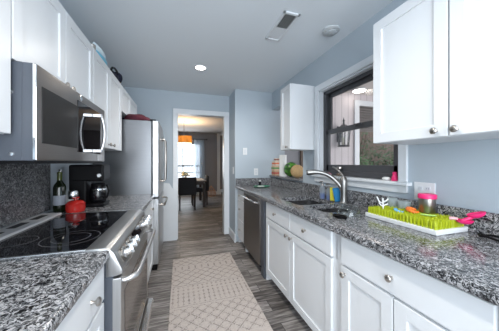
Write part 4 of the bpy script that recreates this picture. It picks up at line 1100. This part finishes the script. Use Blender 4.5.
# chandelier
cx, cy = 0.108, 6.5
t = thing('chandelier', 'lit amber drum chandelier with crystal fringe over the dining table', 'chandelier', (cx, cy, 1.69))
B().lathe([(0, 0), (0.07, 0), (0.068, 0.02), (0.03, 0.03), (0, 0.03)], (cx, cy, H), (0, 0, -1)).make('canopy', M['nickel'], t)
B().cyl((cx, cy, 2.06), (cx, cy, H - 0.02), 0.008, n=8).make('rod', M['nickel'], t)
B().lathe([(0.222, 0), (0.224, 0.0), (0.224, 0.20), (0.222, 0.20), (0.222, 0)], (cx, cy, 1.86), n=40).make('drum_shade', M['amber'], t)
B().lathe([(0.2245, 0), (0.228, 0), (0.228, 0.016), (0.2245, 0.016)], (cx, cy, 1.855), n=40).lathe([(0.2245, 0), (0.228, 0), (0.228, 0.016), (0.2245, 0.016)], (cx, cy, 2.05), n=40).make('shade_rim', M['nickel'], t)
cb = B()
for r, n, zl in ((0.20, 30, 1.80), (0.14, 22, 1.76), (0.08, 12, 1.72), (0.02, 3, 1.69)):
    for k in range(n):
        a = 2 * PI * k / n
        for q in range(2): cb.ball((cx + r * math.cos(a), cy + r * math.sin(a), 1.855 - (1.855 - zl) * (q + 0.5) / 2), 0.016, (0.8, 0.8, 1.6), 6, 4)
o = cb.make('crystal_fringe', M['crystal'], t, smooth=False); o['kind'] = 'stuff'
l = bpy.data.lights.new('chandelier_lamp', 'POINT'); l.energy = 34; l.color = (1.0, 0.74, 0.45); l.shadow_soft_size = 0.08
lo = bpy.data.objects.new('chandelier_lamp', l); COL.objects.link(lo); lo.parent = t; lo.location = (0, 0, 0.30)
# curtain
def curtain(label, x0, x1, y):
    t = thing('curtain', label, 'curtain', ((x0 + x1) / 2, y, 0.02))
    b = B(); bm = b.bm
    n = 60; rows = []
    for z, s in ((2.20, 0.92), (1.2, 1.0), (0.02, 1.05)):
        row = []
        for i in range(n + 1):
            u = i / n
            x = (x0 + x1) / 2 + (u - 0.5) * (x1 - x0) * s
            row.append(bm.verts.new((x, y + 0.025 * math.sin(u * 2 * PI * 7), z)))
        rows.append(row)
    for u, v in zip(rows, rows[1:]):
        for i in range(n): bm.faces.new((u[i], u[i + 1], v[i + 1], v[i]))
    bmesh.ops.solidify(bm, geom=list(bm.faces), thickness=0.002)
    b.make('panel', M['sheer'], t)
    for i in range(6):
        x = x0 + 0.02 + (x1 - x0 - 0.04) * i / 5
        B().lathe([(0.016, -0.003), (0.019, -0.003), (0.019, 0.003), (0.016, 0.003), (0.016, -0.003)], (x, y, 2.215), (1, 0, 0), 14).make('ring', M['frame'], t)
curtain('pale sheer curtain hanging at the right of the dining room window', 0.50, 0.93, 8.68)
curtain('pale sheer curtain hanging at the left of the dining room window', -0.98, -0.58, 8.68)
tag(B().cyl((-1.1, 8.68, 2.215), (1.0, 8.68, 2.215), 0.013, n=10).ball((-1.11, 8.68, 2.215), 0.03).ball((1.01, 8.68, 2.215), 0.03).make('curtain_rod', M['frame']), 'dark curtain rod above the dining room window', 'curtain rod')
# wire stand by the back wall
t = thing('toy_basket', 'peach wire basket on the dining room floor by the back wall', 'basket', (1.16, 8.5, 0))
for zz, r in ((0.01, 0.17), (0.10, 0.19), (0.19, 0.17)):
    B().tube([(1.16 + r * math.cos(a * PI / 12), 8.5 + r * math.sin(a * PI / 12), zz) for a in range(25)], 0.010, 6).make('hoop', M['peach'], t)
for k in range(8):
    a = 2 * PI * k / 8
    B().tube([(1.16 + 0.17 * math.cos(a), 8.5 + 0.17 * math.sin(a), 0.01), (1.16 + 0.19 * math.cos(a), 8.5 + 0.19 * math.sin(a), 0.10), (1.16 + 0.13 * math.cos(a), 8.5 + 0.13 * math.sin(a), 0.24), (1.16, 8.5, 0.40)], 0.008, 6).make('wire', M['peach'], t)

# ------------------------------------------------------------------ sunroom and garden
t = thing('wall_lantern', 'dark caged wall lantern on the pale boards outside the window', 'lantern', (2.90, 3.30, 1.58))
lx, ly = 2.90, 3.29
B().box(lx - 0.05, lx + 0.05, YS - 0.025, YS, 1.68, 1.98, 0.005).make('back_plate', M['frame'], t, smooth=False)
B().tube([(lx, YS - 0.02, 1.92), (lx, ly + 0.02, 1.99), (lx, ly, 1.96)], 0.010, 8).make('arm', M['frame'], t)
B().lathe([(0.13, 0), (0.135, 0.01), (0.05, 0.09), (0.02, 0.10), (0.015, 0.15), (0.022, 0.17), (0.008, 0.20), (0, 0.24)], (lx, ly, 1.90), n=6).make('roof', M['frame'], t)
for k in range(6):
    a = 2 * PI * k / 6
    B().cyl((lx + 0.09 * math.cos(a), ly + 0.09 * math.sin(a), 1.61), (lx + 0.115 * math.cos(a), ly + 0.115 * math.sin(a), 1.905), 0.009, n=6).make('bar', M['frame'], t)
B().lathe([(0, 0), (0.10, 0), (0.11, 0.01), (0.10, 0.03), (0, 0.03)], (lx, ly, 1.585), n=6).make('bottom_plate', M['frame'], t)
B().lathe([(0.085, 0), (0.108, 0.28)], (lx, ly, 1.62), n=6).make('pane', M['clear'], t)
B().cyl((lx, ly, 1.615), (lx, ly, 1.76), 0.025, n=12).make('candle', M['cream'], t)
t = thing('flush_light', 'lit round ceiling light of the sunroom seen through the window', 'ceiling light', (3.17, 3.20, 2.65))
B().lathe([(0, 0), (0.12, 0), (0.125, 0.02), (0.11, 0.025)], (3.17, 3.20, 2.65), (0, 0, -1), 32).make('rim', M['trim'], t)
B().lathe([(0.11, 0.02), (0.10, 0.035), (0.06, 0.045), (0, 0.047)], (3.17, 3.20, 2.65), (0, 0, -1), 32).make('diffuser', emit('lit_globe', (1.0, 0.92, 0.85), 5.0), t)
fe = thing('fence', 'weathered brown board fence behind the shrubs', 'fence', (6.2, 6.6, -0.04))
fb = B()
for k in range(44): fb.box(2.6 + k * 0.165, 2.755 + k * 0.165, 6.6, 6.625, -0.04, 3.3 + 0.02 * (k % 3))
fb.make('boards', M['fence'], fe, smooth=False)
B().box(2.6, 9.86, 6.625, 6.66, 0.3, 0.39).box(2.6, 9.86, 6.625, 6.66, 1.6, 1.69).make('rails', M['fence'], fe, smooth=False)
def shrub(label, x, y, w, h, m, seed):
    rnd = random.Random(seed)
    t = thing('shrub', label, 'shrub', (x, y, -0.04), 'shrubs outside the sunroom')
    st = B()
    for k in range(6):
        a = 2 * PI * k / 6
        st.tube([(x, y, -0.04), (x + 0.12 * w * math.cos(a), y + 0.12 * w * math.sin(a), h * 0.35), (x + 0.3 * w * math.cos(a), y + 0.3 * w * math.sin(a), h * 0.75)], 0.012, 6)
    st.make('stems', M['brown'], t)
    b = B(); bm = b.bm
    for k in range(1100):
        while True:
            p = Vector((rnd.uniform(-1, 1), rnd.uniform(-1, 1), rnd.uniform(-1, 1)))
            if 0.25 < p.length < 1: break
        c = Vector((x + p.x * w / 2, y + p.y * w / 2, h * 0.55 + p.z * h * 0.45))
        d = Vector((rnd.gauss(0, 1), rnd.gauss(0, 1), rnd.gauss(0, 1))).normalized()
        s = d.orthogonal().normalized()
        L, Wd = rnd.uniform(0.04, 0.075), rnd.uniform(0.018, 0.03)
        q = [bm.verts.new(c - d * L), bm.verts.new(c + s * Wd), bm.verts.new(c + d * L), bm.verts.new(c - s * Wd)]
        bm.faces.new(q)
    o = b.make('foliage', m, t, smooth=False); o['kind'] = 'stuff'
shrub('leafy green shrub just outside the white framed sunroom opening', 4.35, 4.45, 0.9, 1.55, M['leaf'], 1)
shrub('darker shrub right of the leafy one outside the sunroom opening', 5.35, 4.6, 1.0, 1.8, M['leaf_dark'], 2)
shrub('dark tall shrub farther back before the board fence', 5.6, 5.85, 1.2, 3.0, M['leaf_dark'], 3)
shrub('broad green shrub at the far right of the garden outside', 6.6, 4.9, 1.2, 1.7, M['leaf'], 4)
